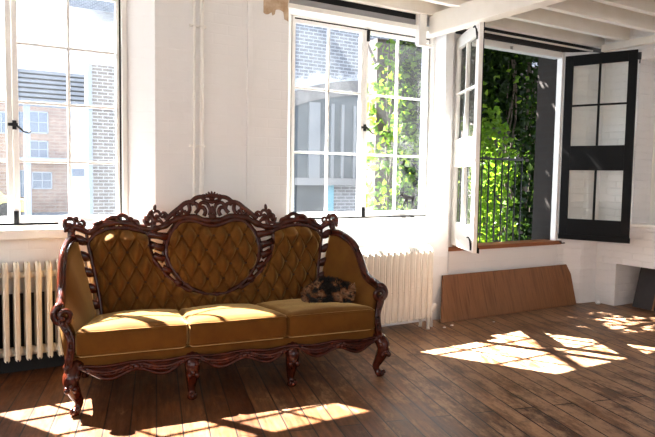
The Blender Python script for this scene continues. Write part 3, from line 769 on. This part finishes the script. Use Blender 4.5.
# arms
ATOP = [(.915, .685, .925), (.945, .62, .925), (.972, .52, .895), (.988, .42, .845), (.995, .345, .755), (.999, .285, .672), (1.0, .21, .635), (1.004, .12, .615), (1.006, .05, .60)]
for sg in (-1, 1):
    tp = cat([(CX+sg*x, y, z) for x, y, z in ATOP], 36)
    b = MB()
    b.tube(tp, [.018+.010*min(1, i/20) for i in range(37)], 9, .8)
    b.tube([p+Vector((-sg*.016, -.004, -.020)) for p in tp], .010, 7)
    # rolled volute facing forward
    e = tp[-1]; vc = Vector((e.x-sg*.020, .012, e.z-.042)); pts = []; rr = []
    for i in range(31):
        t = i/30; a = PI/2-.3-t*2.75*PI; r = .056*(1-.74*t)
        pts.append(vc+Vector((sg*r*math.cos(a), .030-.036*t, r*math.sin(a)+.002))); rr.append(.021*(1-.42*t))
    b.tube(pts, rr, 8); b.ball(pts[-1], (.016, .016, .016))
    b.tube([tp[-3], e, pts[0]+Vector((0, .004, 0)), pts[2]], [.028, .027, .022, .021], 8)
    b.build('arm_rail', MAHOG, sofa)
    # carved front upright from the scroll down to the seat rail
    b = MB()
    up = cat([(CX+sg*1.0, .04, .535), (CX+sg*.982, .02, .50), (CX+sg*.955, .005, .44), (CX+sg*.952, -.002, .38), (CX+sg*.962, -.004, .32), (CX+sg*.968, 0, .27)], 24)
    b.tube(up, [.026-.008*math.sin(PI*i/24)+.003*math.sin(i*1.4) for i in range(25)], 9, 1.2)
    b.tube([p+Vector((-sg*.014, -.016, 0)) for p in up], .009, 6); b.tube([p+Vector((sg*.012, -.018, 0)) for p in up], .009, 6)
    for k in range(3, 25, 4): b.ball(up[k]+Vector((0, -.022, 0)), (.015, .010, .018), None, 8, 5)
    b.build('arm_upright', MAHOG, sofa)
    # upholstered inside and outside of the arm
    b = MB(); nt_ = 36; loops = []
    for i in range(nt_+1):
        t = i/nt_; T_ = tp[i]; bot = Vector((CX+sg*(.785+.125*t**1.6), .64-.61*t, .40))
        inn = Vector((T_.x-sg*.020, T_.y, T_.z-.020)); out_ = Vector((T_.x+sg*.004, T_.y+.008, T_.z-.025)); bo = Vector((CX+sg*(.925+.045*t), bot.y+.01, .26))
        L = []
        for k in range(9):
            q = k/8; p = bot.lerp(inn, q); p.x -= sg*.006*math.sin(PI*q); L.append(p)
        for k in range(6):
            q = k/5; p = out_.lerp(bo, q); p.x += sg*.012*math.sin(PI*q); L.append(p)
        loops.append(L)
    m_ = len(loops[0]); vs = [p for L in loops for p in L]; fs = []
    for i in range(nt_):
        for k in range(m_):
            q = (i*m_+k, (i+1)*m_+k, (i+1)*m_+(k+1) % m_, i*m_+(k+1) % m_); fs.append(q if sg > 0 else q[::-1])
    fs += [tuple(range(m_)) if sg > 0 else tuple(range(m_))[::-1], tuple(range(nt_*m_, (nt_+1)*m_))[::-1] if sg > 0 else tuple(range(nt_*m_, (nt_+1)*m_))]
    b.add(vs, fs, True); b.build('arm_upholstery', VELVET, sofa)
# seat base and fabric rail
b = MB(); b.prism([(CX-.945, .005), (CX+.945, .005), (CX+.90, .70), (CX-.90, .70)], .245, .325); b.build('seat_base', VELVET, sofa, .012)
# seat cushions
def seat_cushion(x0, x1):
    nx, ny, nz = 26, 22, 8; b = MB(); y0, y1 = -.022, .60; r = .034
    cx, cy = (x0+x1)/2, (y0+y1)/2; hx, hy = (x1-x0)/2, (y1-y0)/2
    def pt(u, v, w):                               # u,v,w in -1..1 on a cube surface -> rounded cushion
        p = Vector((u*hx, v*hy, w*.085)); q = Vector((max(-hx+r, min(hx-r, p.x)), max(-hy+r, min(hy-r, p.y)), max(-.085+r, min(.085-r, p.z))))
        d = p-q; p = q+(d.normalized()*r if d.length > 1e-6 else d)
        crown = (1-u*u)*(1-v**4); yy = (v+1)/2
        base = .322-.035*yy
        top = .483+.030*crown-.052*yy
        wz = (p.z+.085)/.17
        z = base+(top-base)*wz
        bulge = .012*(1-w*w)*(1 if abs(v) > .98 else 0)
        fold = .003*mnoise.noise(Vector((p.x*9, p.y*9, x0)))
        return (CX+(cx+p.x-CX)*(1-.155*yy), cy+p.y+bulge*(1 if v > 0 else -1), z+fold*(w > .5))
    for w in (1, -1): b.grid(lambda i, j: pt(-1+2*i/nx, -1+2*j/ny, w), nx, ny, True, w < 0)
    for v in (-1, 1): b.grid(lambda i, j: pt(-1+2*i/nx, v, -1+2*j/nz), nx, nz, True, v > 0)
    for u in (-1, 1): b.grid(lambda i, j: pt(u, -1+2*i/ny, -1+2*j/nz), ny, nz, True, u < 0)
    o = b.build('seat_cushion', VELVET, sofa)
    pb = MB()
    for w in (.80, -.80):
        loop = [pt(-1+2*i/20, -1, w) for i in range(21)]+[pt(1, -1+2*i/16, w) for i in range(1, 17)]+[pt(1-2*i/20, 1, w) for i in range(1, 21)]+[pt(-1, 1-2*i/16, w) for i in range(1, 16)]
        pb.tube([Vector(p) for p in loop], .0055, 6, 1, None, True)
    pb.build('piping', VELVET, o)
for x0, x1 in ((CX-.935, CX-.313), (CX-.311, CX+.311), (CX+.313, CX+.935)): seat_cushion(x0, x1)
# carved apron
b = MB()
legs = [0.0, .64, 1.275, 1.895]
def low(s):
    k = [i for i in range(3) if legs[i] <= s <= legs[i+1]]; k = k[0] if k else 0
    t = (s-legs[k])/(legs[k+1]-legs[k]); return .218-.036*math.cos(4*PI*t-PI)*.8+.016*math.cos(2*PI*t)
N = 120
top = [(1.895*i/N, .272+.006*math.cos(2*PI*i/N*6)) for i in range(N+1)]
bot = [(1.895*i/N, low(1.895*i/N)) for i in range(N, -1, -1)]
for i in range(N):
    a, c = top[i], top[i+1]; d, e = (bot[N-i][0], bot[N-i][1]), (bot[N-i-1][0], bot[N-i-1][1])
    b.add([(a[0], -.012, a[1]), (c[0], -.012, c[1]), (e[0], -.016, e[1]), (d[0], -.016, d[1]), (a[0], .016, a[1]), (c[0], .016, c[1]), (e[0], .012, e[1]), (d[0], .012, d[1])],
          [(0, 3, 2, 1), (4, 5, 6, 7), (0, 1, 5, 4), (3, 7, 6, 2)], True)
b.tube([(x, -.018, z+.004) for x, z in bot], .010, 7); b.tube([(x, -.016, z) for x, z in top], .008, 7)
for k in range(3):                                   # carved garlands and leaf bosses
    l0, l1 = legs[k], legs[k+1]; mid = (l0+l1)/2
    for q0, q1 in ((l0+.05, mid-.035), (mid+.035, l1-.05)):
        for dz, rd in ((0, .011), (-.016, .008)):
            b.tube([(q0+(q1-q0)*t/14, -.020-.006*math.sin(PI*t/14), .262+dz-.026*math.sin(PI*t/14)) for t in range(15)], rd, 7)
        for t in range(1, 6): b.ball((q0+(q1-q0)*t/6, -.026, .256-.026*math.sin(PI*t/6)), (.018, .010, .010), Matrix.Rotation(.6, 3, Vector((0, 1, 0))), 8, 5)
    for dx, rr in ((0, .020), (-.03, .014), (.03, .014)): b.ball((mid+dx, -.022, .246), (rr, .012, rr*.9), None, 8, 6)
b.build('apron', MAHOG, sofa)
for s in (CX-.945, CX+.945):
    sg = -1 if s < CX else 1
    b = MB(); b.tube([(s+sg*.012, .03, .25), (s+sg*.010, .2, .262), (s+sg*.002, .4, .25), (s-sg*.02, .66, .26)], [.022, .016, .018, .02], 7); b.build('side_apron', MAHOG, sofa)
# legs
def front_leg(x, y, dx, dy):
    b = MB()
    c = cat([(x-dx*.01, y+.02, .285), (x+dx*.022, y-dy*.020, .235), (x+dx*.028, y-dy*.030, .185), (x+dx*.008, y-dy*.014, .12), (x-dx*.012, y-dy*.004, .07), (x-dx*.002, y-dy*.012, .035), (x+dx*.012, y-dy*.022, .018)], 26)
    rad = [interp([(0, .040), (.2, .046), (.38, .041), (.6, .027), (.78, .020), (.88, .025), (1, .028)], i/26) for i in range(27)]
    b.tube(c, rad, 10); 
    for k, s in ((1, -1), (1, 1), (4, -1), (4, 1), (4, 0), (7, 0), (8, -1), (8, 1)):
        b.ball(c[k]+Vector((s*.022, -.036, -.004*k)), (.017, .014, .020), None, 8, 6)
    for s in (-1, 0, 1): b.tube([c[6]+Vector((s*.018, -.032, 0)), c[11]+Vector((s*.012, -.024, 0)), c[16]+Vector((s*.004, -.018, 0))], [.009, .007, .003], 6)
    e = c[-1]
    b.ball((e.x, e.y, .022), (.030, .032, .022)); b.tube([(e.x-.01, e.y-.02, .05), (e.x-.02, e.y-.03, .03)], .010, 6); b.tube([(e.x+.01, e.y-.02, .05), (e.x+.02, e.y-.03, .03)], .010, 6); b.ball((e.x, e.y-.030, .030), (.012, .012, .016))
    return b.build('leg', MAHOG, sofa)
front_leg(0.0, .012, -1, 1); front_leg(1.895, .012, 1, 1); front_leg(.64, .03, 0, 1); front_leg(1.275, .03, 0, 1)
for x, s in ((.075, -1), (1.80, 1)):
    b = MB(); b.tube(cat([(x, .60, .27), (x, .62, .17), (x+s*.005, .65, .07), (x+s*.01, .68, 0)], 12), [.030, .028, .026, .024, .022, .021, .02, .02, .02, .02, .021, .022, .023], 8); b.build('leg', MAHOG, sofa)

# ------------------------------------------------------------------ cat
def sofa_pt(s, d, z): 
    c, sn = math.cos(SA), math.sin(SA); return Vector((SO.x+c*s-sn*d, SO.y+sn*s+c*d, z))
CZ = .482
cat_o = empty('cat', sofa_pt(1.64, .30, CZ), SA)
cat_o.scale = (1.08, 1.05, 1.08)
tag(cat_o, 'long-haired tortoiseshell cat curled asleep on the right seat cushion', 'cat')
nodes = [  # x, y, z, radius
    (-.085, .03, .066, .066), (-.02, .045, .072, .068), (.05, .035, .070, .064), (.095, .0, .066, .050), (.125, -.035, .064, .040), (.135, -.075, .055, .040), (.128, -.108, .042, .022),   # 0-6 rump..muzzle
    (-.135, -.01, .045, .036), (-.155, -.065, .032, .026), (-.10, -.105, .026, .024), (-.03, -.115, .022, .018),  # 7-10 tail
    (-.075, -.045, .042, .042), (-.02, -.085, .024, .024), (.02, -.10, .016, .017),   # 11-13 hind leg
    (.07, -.05, .040, .030), (.06, -.10, .020, .020), (.065, -.135, .014, .016),        # 14-16 front leg
    (.115, -.06, .030, .024), (.10, -.12, .014, .018), (.105, -.148, .012, .015)]         # 17-19 other paw
edges = [(0, 1), (1, 2), (2, 3), (3, 4), (4, 5), (5, 6), (0, 7), (7, 8), (8, 9), (9, 10), (0, 11), (11, 12), (12, 13), (3, 14), (14, 15), (15, 16), (4, 17), (17, 18), (18, 19)]
me = D.meshes.new('body'); me.from_pydata([n[:3] for n in nodes], edges, []); me.update()
tmp = D.objects.new('body', me); COL.objects.link(tmp)
sk = tmp.modifiers.new('skin', 'SKIN'); sv = me.skin_vertices[0].data
for i, n in enumerate(nodes): sv[i].radius = (n[3], n[3]); sv[i].use_root = (i == 0)
sb = tmp.modifiers.new('sub', 'SUBSURF'); sb.levels = 2; sb.render_levels = 2
dg = bpy.context.evaluated_depsgraph_get(); dg.update()
ev = tmp.evaluated_get(dg); bm_ = D.meshes.new_from_object(ev)
D.objects.remove(tmp)
body = D.objects.new('body', bm_); COL.objects.link(body); body.parent = cat_o
for v in bm_.vertices: v.co.z = max(v.co.z, .004)
bm_.polygons.foreach_set('use_smooth', [True]*len(bm_.polygons)); bm_.materials.clear(); bm_.materials.append(FUR)
for sx in (-1, 1):
    b = MB(); hx, hy = .135+sx*.022, -.070
    b.add([(hx-.014, hy, .085), (hx+.014, hy-.004, .085), (hx+sx*.006, hy-.004, .122), (hx, hy+.016, .085)], [(0, 1, 2), (1, 3, 2), (3, 0, 2), (0, 3, 1)], True); b.build('ear', FUR, cat_o)
b = MB(); b.ball((.128, -.130, .046), (.006, .004, .004)); b.build('nose', simple('cat_nose', (.10, .035, .03), .4), cat_o)
for sx in (-1, 1):
    b = MB(); b.tube([(.131+sx*.008, -.118, .064), (.131+sx*.015, -.118, .061), (.131+sx*.022, -.113, .063)], .0022, 5); b.build('closed_eye', BLACKM, cat_o)
# coat of hair strands
b = MB(); vs = bm_.vertices; polys = list(bm_.polygons); areas = [p.area for p in polys]; rnd = random.Random(3)
for p in rnd.choices(polys, areas, k=9000):
    c3 = [vs[i].co for i in p.vertices]; w = [rnd.random() for _ in c3]; sw = sum(w); c = sum((q*(k/sw) for q, k in zip(c3, w)), Vector())
    n = p.normal.copy(); face = c.y < -.09 and c.x > .09
    L = (.010 if face else .026)*rnd.uniform(.6, 1.25)
    dirn = (n+Vector((rnd.uniform(-.6, .2), rnd.uniform(-.5, .3), -.55+rnd.uniform(-.3, .3)))*.9).normalized()
    sd = dirn.cross(Vector((rnd.uniform(-1, 1), rnd.uniform(-1, 1), rnd.uniform(-1, 1)))).normalized()*.0016
    tip = c+dirn*L; midp = c+n*L*.45+dirn*L*.2
    for q in (tip, midp): q.z = max(q.z, .003)
    b.add([c-sd, c+sd, midp+sd*.8, midp-sd*.8, tip], [(0, 1, 2, 3), (3, 2, 4)], True)
o = b.build('fur', FUR, cat_o); o['kind'] = 'stuff'

# ------------------------------------------------------------------ outside
GZ = -.45
b = MB(); b.box((-40, 4.85, GZ-.1), (60, 90, GZ)); struct(b.build('ground', simple('yard_asphalt', (.06, .075, .095), .9, var=.2, vs=1)))
# yard markings
for k in range(3):
    b = MB(); b.box((0, 0, 0), (.15, 7, .006)); o = b.build('parking_line', simple('line_paint', (.75, .77, .8), .8)); o.location = (.6+k*1.5, 20.5, GZ); o.rotation_euler = (0, 0, -.25)
    tag(o, 'white painted parking line on the yard beyond the left window', 'road marking', 'parking lines in the yard')
def far_window(parent, x0, x1, z0, z1, y, fm, gm, nx=2, nz=2):
    b = MB(); w = (x1-x0); f = w*.06
    b.box((x0, y-.05, z0), (x0+f, y, z1)); b.box((x1-f, y-.05, z0), (x1, y, z1)); b.box((x0, y-.05, z0), (x1, y, z0+f)); b.box((x0, y-.05, z1-f), (x1, y, z1))
    for i in range(1, nx): xx = x0+w*i/nx; b.box((xx-f/3, y-.04, z0), (xx+f/3, y, z1))
    for i in range(1, nz): zz = z0+(z1-z0)*i/nz; b.box((x0, y-.04, zz-f/3), (x1, y, zz+f/3))
    o = b.build('window', fm, parent); g = MB(); g.box((x0, y-.02, z0), (x1, y-.002, z1)); g.build('pane', gm, o); return o
BR_WARM = brick_mat('warm_far_brick', (.17, .105, .082), (.23, .155, .125), (.25, .22, .20), .45, .15)
BR_GREY = brick_mat('grey_brick', (.10, .085, .078), (.17, .145, .125), (.46, .46, .46))
BR_BLUE = brick_mat('pale_blue_brick', (.11, .12, .14), (.18, .185, .20), (.46, .48, .50), .225, .075, (2.9, 3.55))
BR_DARK = brick_mat('dark_brick', (.055, .04, .034), (.085, .06, .05), (.09, .08, .075))
FARW = simple('far_white_render', (.86, .88, .90), .9, var=.06, vs=.6)
FARF = simple('far_window_frame', (.22, .25, .31), .6); FARG = simple('far_window_glass', (.07, .10, .15), .2)
SLAT = simple('grey_corrugated', (.13, .14, .16), .6)
# warm brick block
Y0 = 30; e = empty('brick_building', (0, 0, 0)); L_, R_ = at(-60, 110, Y0).x, at(72, 110, Y0).x; zt = at(40, 102, Y0).z
b = MB(); b.box((L_, Y0, GZ), (R_, Y0+5, zt)); b.build('wall', BR_WARM, e)
for x0, x1, y0, y1 in ((18, 23.5, 112, 132), (29, 48, 112, 133), (29.5, 48, 141, 158), (-8, 10, 112, 133), (32, 52, 172, 189), (18, 27, 170, 197)):
    a, c = at(x0, y1, Y0), at(x1, y0, Y0); far_window(e, a.x, c.x, a.z, c.z, Y0, FARF, FARG)
b = MB(); a, c = at(18, 160, Y0), at(68, 156, Y0); b.box((a.x, Y0-.5, a.z), (c.x, Y0, a.z+.12)); b.build('balcony', FARF, e)
tag(e, 'warm red brick block with blue-grey windows, far across the yard in the left window', 'building')
# slatted roof shed in front of a white building
Y1 = 26; e = empty('white_building', (0, 0, 0)); L_, R_ = at(-80, 60, Y1+6).x, at(175, 60, Y1+6).x
zb = at(40, 75, Y1+6).z; zw = at(90, 10, Y1+6).z
b = MB(); b.box((L_, Y1+10, GZ), (R_, Y1+14, zw)); b.build('wall', FARW, e)
b = MB(); a = at(68, 9, Y1+9.9); zw = at(95, 10, Y1+9.9).z; b.box((a.x, Y1+9.9, zw), (R_, Y1+14, zw+6)); b.build('brick_parapet', BR_BLUE, e)
tag(e, 'tall white rendered building with a brick top, behind the slatted roof', 'building')
e = empty('slatted_roof', (0, 0, 0)); a, c = at(17, 101, 24), at(94, 74, 24)
for k in range(7):
    z0 = a.z+(c.z-a.z)*k/7; b = MB(); b.box((a.x, 24-.12*(7-k)*.3, z0), (c.x, 24.3, z0+(c.z-a.z)/7*.62)); b.build('slat', SLAT, e)
b = MB(); b.box((a.x, 24.3, a.z-.1), (c.x, 24.5, c.z)); b.build('backing', FARF, e)
for x in (a.x+.3, c.x-.3):
    b = MB(); b.box((x-.1, 24.0, GZ), (x+.1, 24.2, a.z)); b.build('post', FARF, e)
tag(e, 'grey slatted corrugated roof seen in the third row of left window panes', 'roof')
# brick pier building at the right of the left window with a pale door
Y2 = 14.5; e = empty('brick_outbuilding', (0, 0, 0)); a, c = at(90, 220, Y2), at(150, 70, Y2)
b = MB(); b.box((a.x, Y2, GZ), (c.x+.2, Y2+.5, c.z)); b.build('wall', BR_GREY, e)
b = MB(); b.box((a.x-.03, Y2-.06, GZ), (a.x+.06, Y2+.1, c.z)); b.build('drainpipe', FARF, e)
tag(e, 'grey brick outbuilding with a drainpipe, at the right of the left window view', 'building')
Y3 = 17; e = empty('pale_gatepost', (0, 0, 0)); a, c = at(71, 216, Y3), at(88, 108, Y3)
b = MB(); b.box((a.x, Y3, GZ), (c.x, Y3+.3, c.z)); b.build('post_body', simple('pale_blue_panel', (.30, .38, .42), .6), e)
a2, c2 = at(72.5, 176, Y3), at(84, 169, Y3); b = MB(); b.box((a2.x, Y3-.03, a2.z), (c2.x, Y3, c2.z)); b.build('plate', FARG, e)
tag(e, 'pale blue panel standing beside the grey brick outbuilding', 'panel')
# small yellow car at the far left
e = empty('car', (at(-4, 206, 27).x-.9, 27, GZ))
YEL = simple('yellow_car_paint', (.75, .6, .12), .35)
b = MB(); b.slab([(-1.9, .25), (1.9, .25), (1.95, .7), (1.2, .85), (.7, 1.35), (-1.0, 1.38), (-1.7, .9), (-1.95, .75)], -.75, .75); b.build('body', YEL, e, .06)
b = MB(); b.slab([(1.05, .88), (.66, 1.28), (-.95, 1.30), (-1.5, .92)], -.77, .77); b.build('side_window', FARG, e)
for x in (-1.2, 1.2):
    for y in (-.75, .75): b = MB(); b.tube([(x, y-.08, .31), (x, y+.08, .31)], .31, 16); b.build('wheel', BLACK, e)
tag(e, 'yellow car parked in the yard at the left picture edge', 'car')
# wall across the court, seen in the middle window
Y4 = 12.0; e = empty('courtyard_building', (0, 0, 0)); a = at(262, 200, Y4); c = at(700, 200, Y4)
b = MB(); b.box((a.x, Y4, GZ), (c.x, Y4+3, 6.4)); b.build('wall', BR_BLUE, e)
# big brick arch with painted infill
p0, p1 = at(292, 124, Y4), at(360, 99, Y4); cx = p1.x+.9; ax = 3.3; zc = p0.z-.25; rise = p1.z-zc+.12
b = MB(); n = 40; vs = []; fs = []
for i in range(n+1):
    t = PI*i/n
    for rr in (0, .34): 
        for yy in (Y4-.06, Y4+.02): vs.append((cx-(ax+rr)*math.cos(t), yy, zc+(rise+rr)*math.sin(t)))
for i in range(n):
    o_ = i*4; fs += [(o_, o_+2, o_+6, o_+4), (o_+2, o_+3, o_+7, o_+6), (o_, o_+4, o_+5, o_+1)]
b.add(vs, fs); b.build('arch', brick_mat('arch_brick', (.24, .22, .21), (.34, .32, .30), (.08, .08, .08), .09, .34), e)
poly = [(cx-ax*math.cos(PI*i/n), zc+rise*math.sin(PI*i/n)) for i in range(n+1)]
zl = at(330, 179, Y4).z
b = MB(); b.slab([(poly[0][0], zl)]+poly+[(poly[-1][0], zl)], Y4-.03, Y4+.02); b.build('infill', simple('grey_panel', (.085, .10, .11), .8, var=.3, vs=2), e)
for px, w in ((313, .14), (331, .04), (341, .035), (353, .03), (371, .03)):
    q = at(px, 150, Y4); b = MB(); b.box((q.x-w, Y4-.07, zl), (q.x+w, Y4-.03, zc+rise*.72)); b.build('mullion', simple('pale_mullion', (.20, .21, .22), .8), e)
b = MB(); b.box((a.x, Y4-.16, zl-.14), (c.x, Y4, zl+.02)); b.build('ledge', simple('pale_stone', (.22, .22, .22), .8), e)
for x0, x1, y0, y1 in ((295, 324, 183, 213), (372, 392, 184, 212)):
    q0, q1 = at(x0, y1, Y4), at(x1, y0, Y4); b = MB(); b.box((q0.x, Y4-.04, q0.z), (q1.x, Y4+.02, q1.z)); b.build('door_panel', simple('dark_grey_panel', (.05, .06, .068), .7, var=.3, vs=3), e)
q0, q1 = at(326, 213, Y4), at(332, 182, Y4); b = MB(); b.box((q0.x, Y4-.09, q0.z), (q1.x, Y4-.02, q1.z)); b.build('downpipe', simple('turquoise_paint', (.12, .32, .40), .6), e)
tag(e, 'pale brick building with a wide arch across the court, in the middle window', 'building')

# ivy: hanging foliage beyond the right-hand windows
def leaves(fn, n, s0, s1, rnd):
    b = MB()
    for _ in range(n):
        p = fn()
        if p is None: continue
        s = rnd.uniform(s0, s1); nrm = Vector((rnd.gauss(0, .6), rnd.gauss(-.5, .6), rnd.gauss(.35, .6))).normalized(); t = nrm.cross(Vector((rnd.gauss(0, 1), rnd.gauss(0, 1), rnd.gauss(-.6, 1)))).normalized(); w = nrm.cross(t)
        dr = nrm*s*.18
        b.add([p-t*s*.5, p-t*s*.1+w*s*.42-dr, p+t*s*.55, p-t*s*.1-w*s*.42-dr, p+t*s*.05], [(0, 1, 4), (1, 2, 4), (2, 3, 4), (3, 0, 4)], False)
    return b
rnd = random.Random(11)
ivy = empty('ivy', (5.6, 6.7, GZ)); IO = Vector((5.6, 6.7, GZ))
def dens(x, z): return .5+.5*mnoise.noise(Vector((x*1.3, z*.7, 4.2)))
def f_curtain():            # sunlit hanging curtain
    x = rnd.uniform(4.45, 7.5); z = rnd.uniform(GZ, 3.3)
    if x > 5.9 and (x > 7.08+.35*mnoise.noise(Vector((z*2.1, x*2, 8))) or z > 2.15+.5*mnoise.noise(Vector((x*2.3, z, 1)))) and rnd.random() > .05: return None
    y = 6.68+rnd.uniform(-.25, .22)
    left = 4.55+.28*mnoise.noise(Vector((z*1.1, 0, 0)))+.10*mnoise.noise(Vector((z*4, 3, 0)))
    if x < left or rnd.random() > (.35+.9*dens(x, z))*(.35 if x > 7.2 else 1)*(.34 if x < 5.0 else .8 if x < 5.8 else 1): return None
    return Vector((x, y, z))-IO
o = leaves(f_curtain, 9500, .07, .13, rnd).build('foliage', IVY, ivy); o['kind'] = 'stuff'
def f_dark():  # leaves in the shaded colour, where the ivy should look dark
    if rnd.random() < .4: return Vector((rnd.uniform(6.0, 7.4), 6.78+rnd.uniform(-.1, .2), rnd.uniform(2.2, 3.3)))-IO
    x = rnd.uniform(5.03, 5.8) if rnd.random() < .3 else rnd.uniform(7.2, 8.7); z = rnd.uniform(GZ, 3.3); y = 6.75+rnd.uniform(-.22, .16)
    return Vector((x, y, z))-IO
o = leaves(f_dark, 9500, .08, .14, rnd).build('foliage', IVY_SHADE, ivy); o['kind'] = 'stuff'
b = MB()
for k in range(22):
    x = rnd.uniform(4.8, 8.2); pts = [Vector((x+.18*mnoise.noise(Vector((k, z*.9, 0))), 6.70+.1*mnoise.noise(Vector((z, k, 3))), z))-IO for z in [GZ+.45*i for i in range(9)]]
    b.tube(pts, rnd.uniform(.008, .02), 5)
b.build('stems', STEM, ivy)
tag(ivy, 'mass of green ivy hanging outside the open window', 'ivy')
can = empty('shade_canopy', (5.2, 6.0, 3.6)); CO = Vector((5.2, 6.0, 3.6))  # unseen canopy added to keep sun off the open window and dapple it
def f_can():
    y = rnd.uniform(4.84, 7.9); x = rnd.uniform(2.6, 8.2); z = rnd.uniform(3.34, 4.0)+max(0, y-6.2)*.36
    edge = 3.90-(y-4.62)*.58
    if y > 7.5 and x < 5.8: return None
    if ((x-3.86)/.42)**2+((y-6.25)/.42)**2 < 1 and rnd.random() < .80: return None
    if x < edge+.05*mnoise.noise(Vector((y*5, z*5, 0))): return None
    return Vector((x, y, z))-CO
o = leaves(f_can, 14000, .10, .17, rnd).build('foliage', IVY_SHADE, can); o['kind'] = 'stuff'
b = MB()
for k in range(7):
    y = 5.0+.42*k; b.tube([Vector((3.7-(y-5.2)*.47, y, 3.42))-CO, Vector((8.2, y, 3.5))-CO], .03, 6)
b.build('wires', STEM, can)
tag(can, 'unseen vine canopy added above the yard to shade the open window', 'vine')
# unseen pole added to throw the slanting shadow on the floor
b = MB(); b.tube([(-.75, -1.3, -.12), (-.3, -.55, .02), (0, 0, 0), (.35, .6, .06), (.9, 1.5, .0)], [.05, .055, .06, .065, .07], 8)
o = b.build('shadow_pole', STEM); o.location = (1.93, 6.94, 5.05); tag(o, 'unseen pole added above the yard to cast the slanting floor shadow', 'shadow pole')
# dark brick wall behind the ivy, right
e = empty('garden_wall', (8.3, 7.4, GZ)); b = MB(); b.box((-1.1, .1, 0), (3.0, .4, 3.75)); b.build('wall', BR_DARK, e)
tag(e, 'dark brick wall standing behind the ivy, right of the open window view', 'wall')
e = empty('shade_pier', (5.36, 7.24, GZ)); b = MB(); b.box((-.38, -.12, 0), (.38, .12, 3.72)); b.build('pier', BR_DARK, e)  # added behind the ivy to shade its leaves and darken the panes
tag(e, 'dark brick pier added behind the ivy to darken the right panes of the middle window', 'pier')
# railing in front of the ivy
Yr = 5.9; r0, r1 = at(476, 157, Yr), at(523, 157, Yr); zr = r0.z; e = empty('iron_railing', (r0.x, Yr, GZ))
b = MB(); b.box((-.4, -.015, zr-GZ-.03), (r1.x-r0.x, .015, zr-GZ)); b.build('top_rail', BLACKM, e)
b = MB(); b.box((-.4, -.015, .35), (r1.x-r0.x, .015, .38)); b.build('bottom_rail', BLACKM, e)
n = 11
for k in range(n):
    x = -.38+(r1.x-r0.x+.36)*k/(n-1); b = MB(); b.tube([(x, 0, 0), (x, 0, zr-GZ+.02)], .011, 6); b.build('bar', BLACKM, e)
tag(e, 'black iron railing with upright bars in front of the ivy', 'railing')

# ------------------------------------------------------------------ light
SKY, SUN = 1.0, 31.0
w = D.worlds.new('sky'); SC.world = w; w.use_nodes = True; nt = w.node_tree
bg = nt.nodes['Background']; bg.inputs['Strength'].default_value = SKY
tc = nt.nodes.new('ShaderNodeTexCoord'); sp = nt.nodes.new('ShaderNodeSeparateXYZ'); nt.links.new(tc.outputs['Generated'], sp.inputs[0])
c = ramp(nt, sp.outputs[2], [(.0, (.95, .97, 1.0)), (.35, (.85, .93, 1.05)), (1, (.62, .80, 1.1))]); nt.links.new(c, bg.inputs['Color'])
sl = D.lights.new('sun', 'SUN'); sl.energy = SUN; sl.angle = math.radians(.55); sl.color = (1, .97, .92)
so = D.objects.new('sun', sl); COL.objects.link(so); so.location = (-4, 12, 14)
so.rotation_euler = Vector((.418, -.72, -1)).to_track_quat('-Z', 'Y').to_euler()
def portal(c, nrm, sx, sy):
    l = D.lights.new('sky_portal', 'AREA'); l.shape = 'RECTANGLE'; l.size = sx; l.size_y = sy; l.cycles.is_portal = True
    o = D.objects.new('sky_portal', l); COL.objects.link(o); o.location = c
    o.rotation_euler = Vector(nrm).to_track_quat('-Z', 'Z').to_euler() if False else Vector(nrm).to_track_quat('-Z', 'Y').to_euler()
    return o
for a, c in REAR: portal(((a+c)/2, YB-.26, 1.8), (0, 1, 0), c-a, 1.9)
for a, c in LEFT: portal((XL-.26, (a+c)/2, 1.8), (1, 0, 0), c-a, 1.9)
portal((.29, 4.82, 1.8), (0, -1, 0), 1.5, 1.7); portal((3.12, 4.82, 1.8), (0, -1, 0), 1.5, 1.7); portal((4.82, 4.82, 1.7), (0, -1, 0), 1.5, 2.0)
vs_ = SC.view_settings; SC.display_settings.display_device = 'sRGB'
vs_.view_transform = 'Standard'; vs_.look = 'None'; vs_.gamma = 1; vs_.use_curve_mapping = False; vs_.exposure = 1.88
SC.cycles.max_bounces = 10; SC.cycles.diffuse_bounces = 6; SC.cycles.transparent_max_bounces = 24; SC.cycles.use_denoising = True
SC.cycles.sample_clamp_indirect = 8; SC.cycles.caustics_reflective = False; SC.cycles.caustics_refractive = False
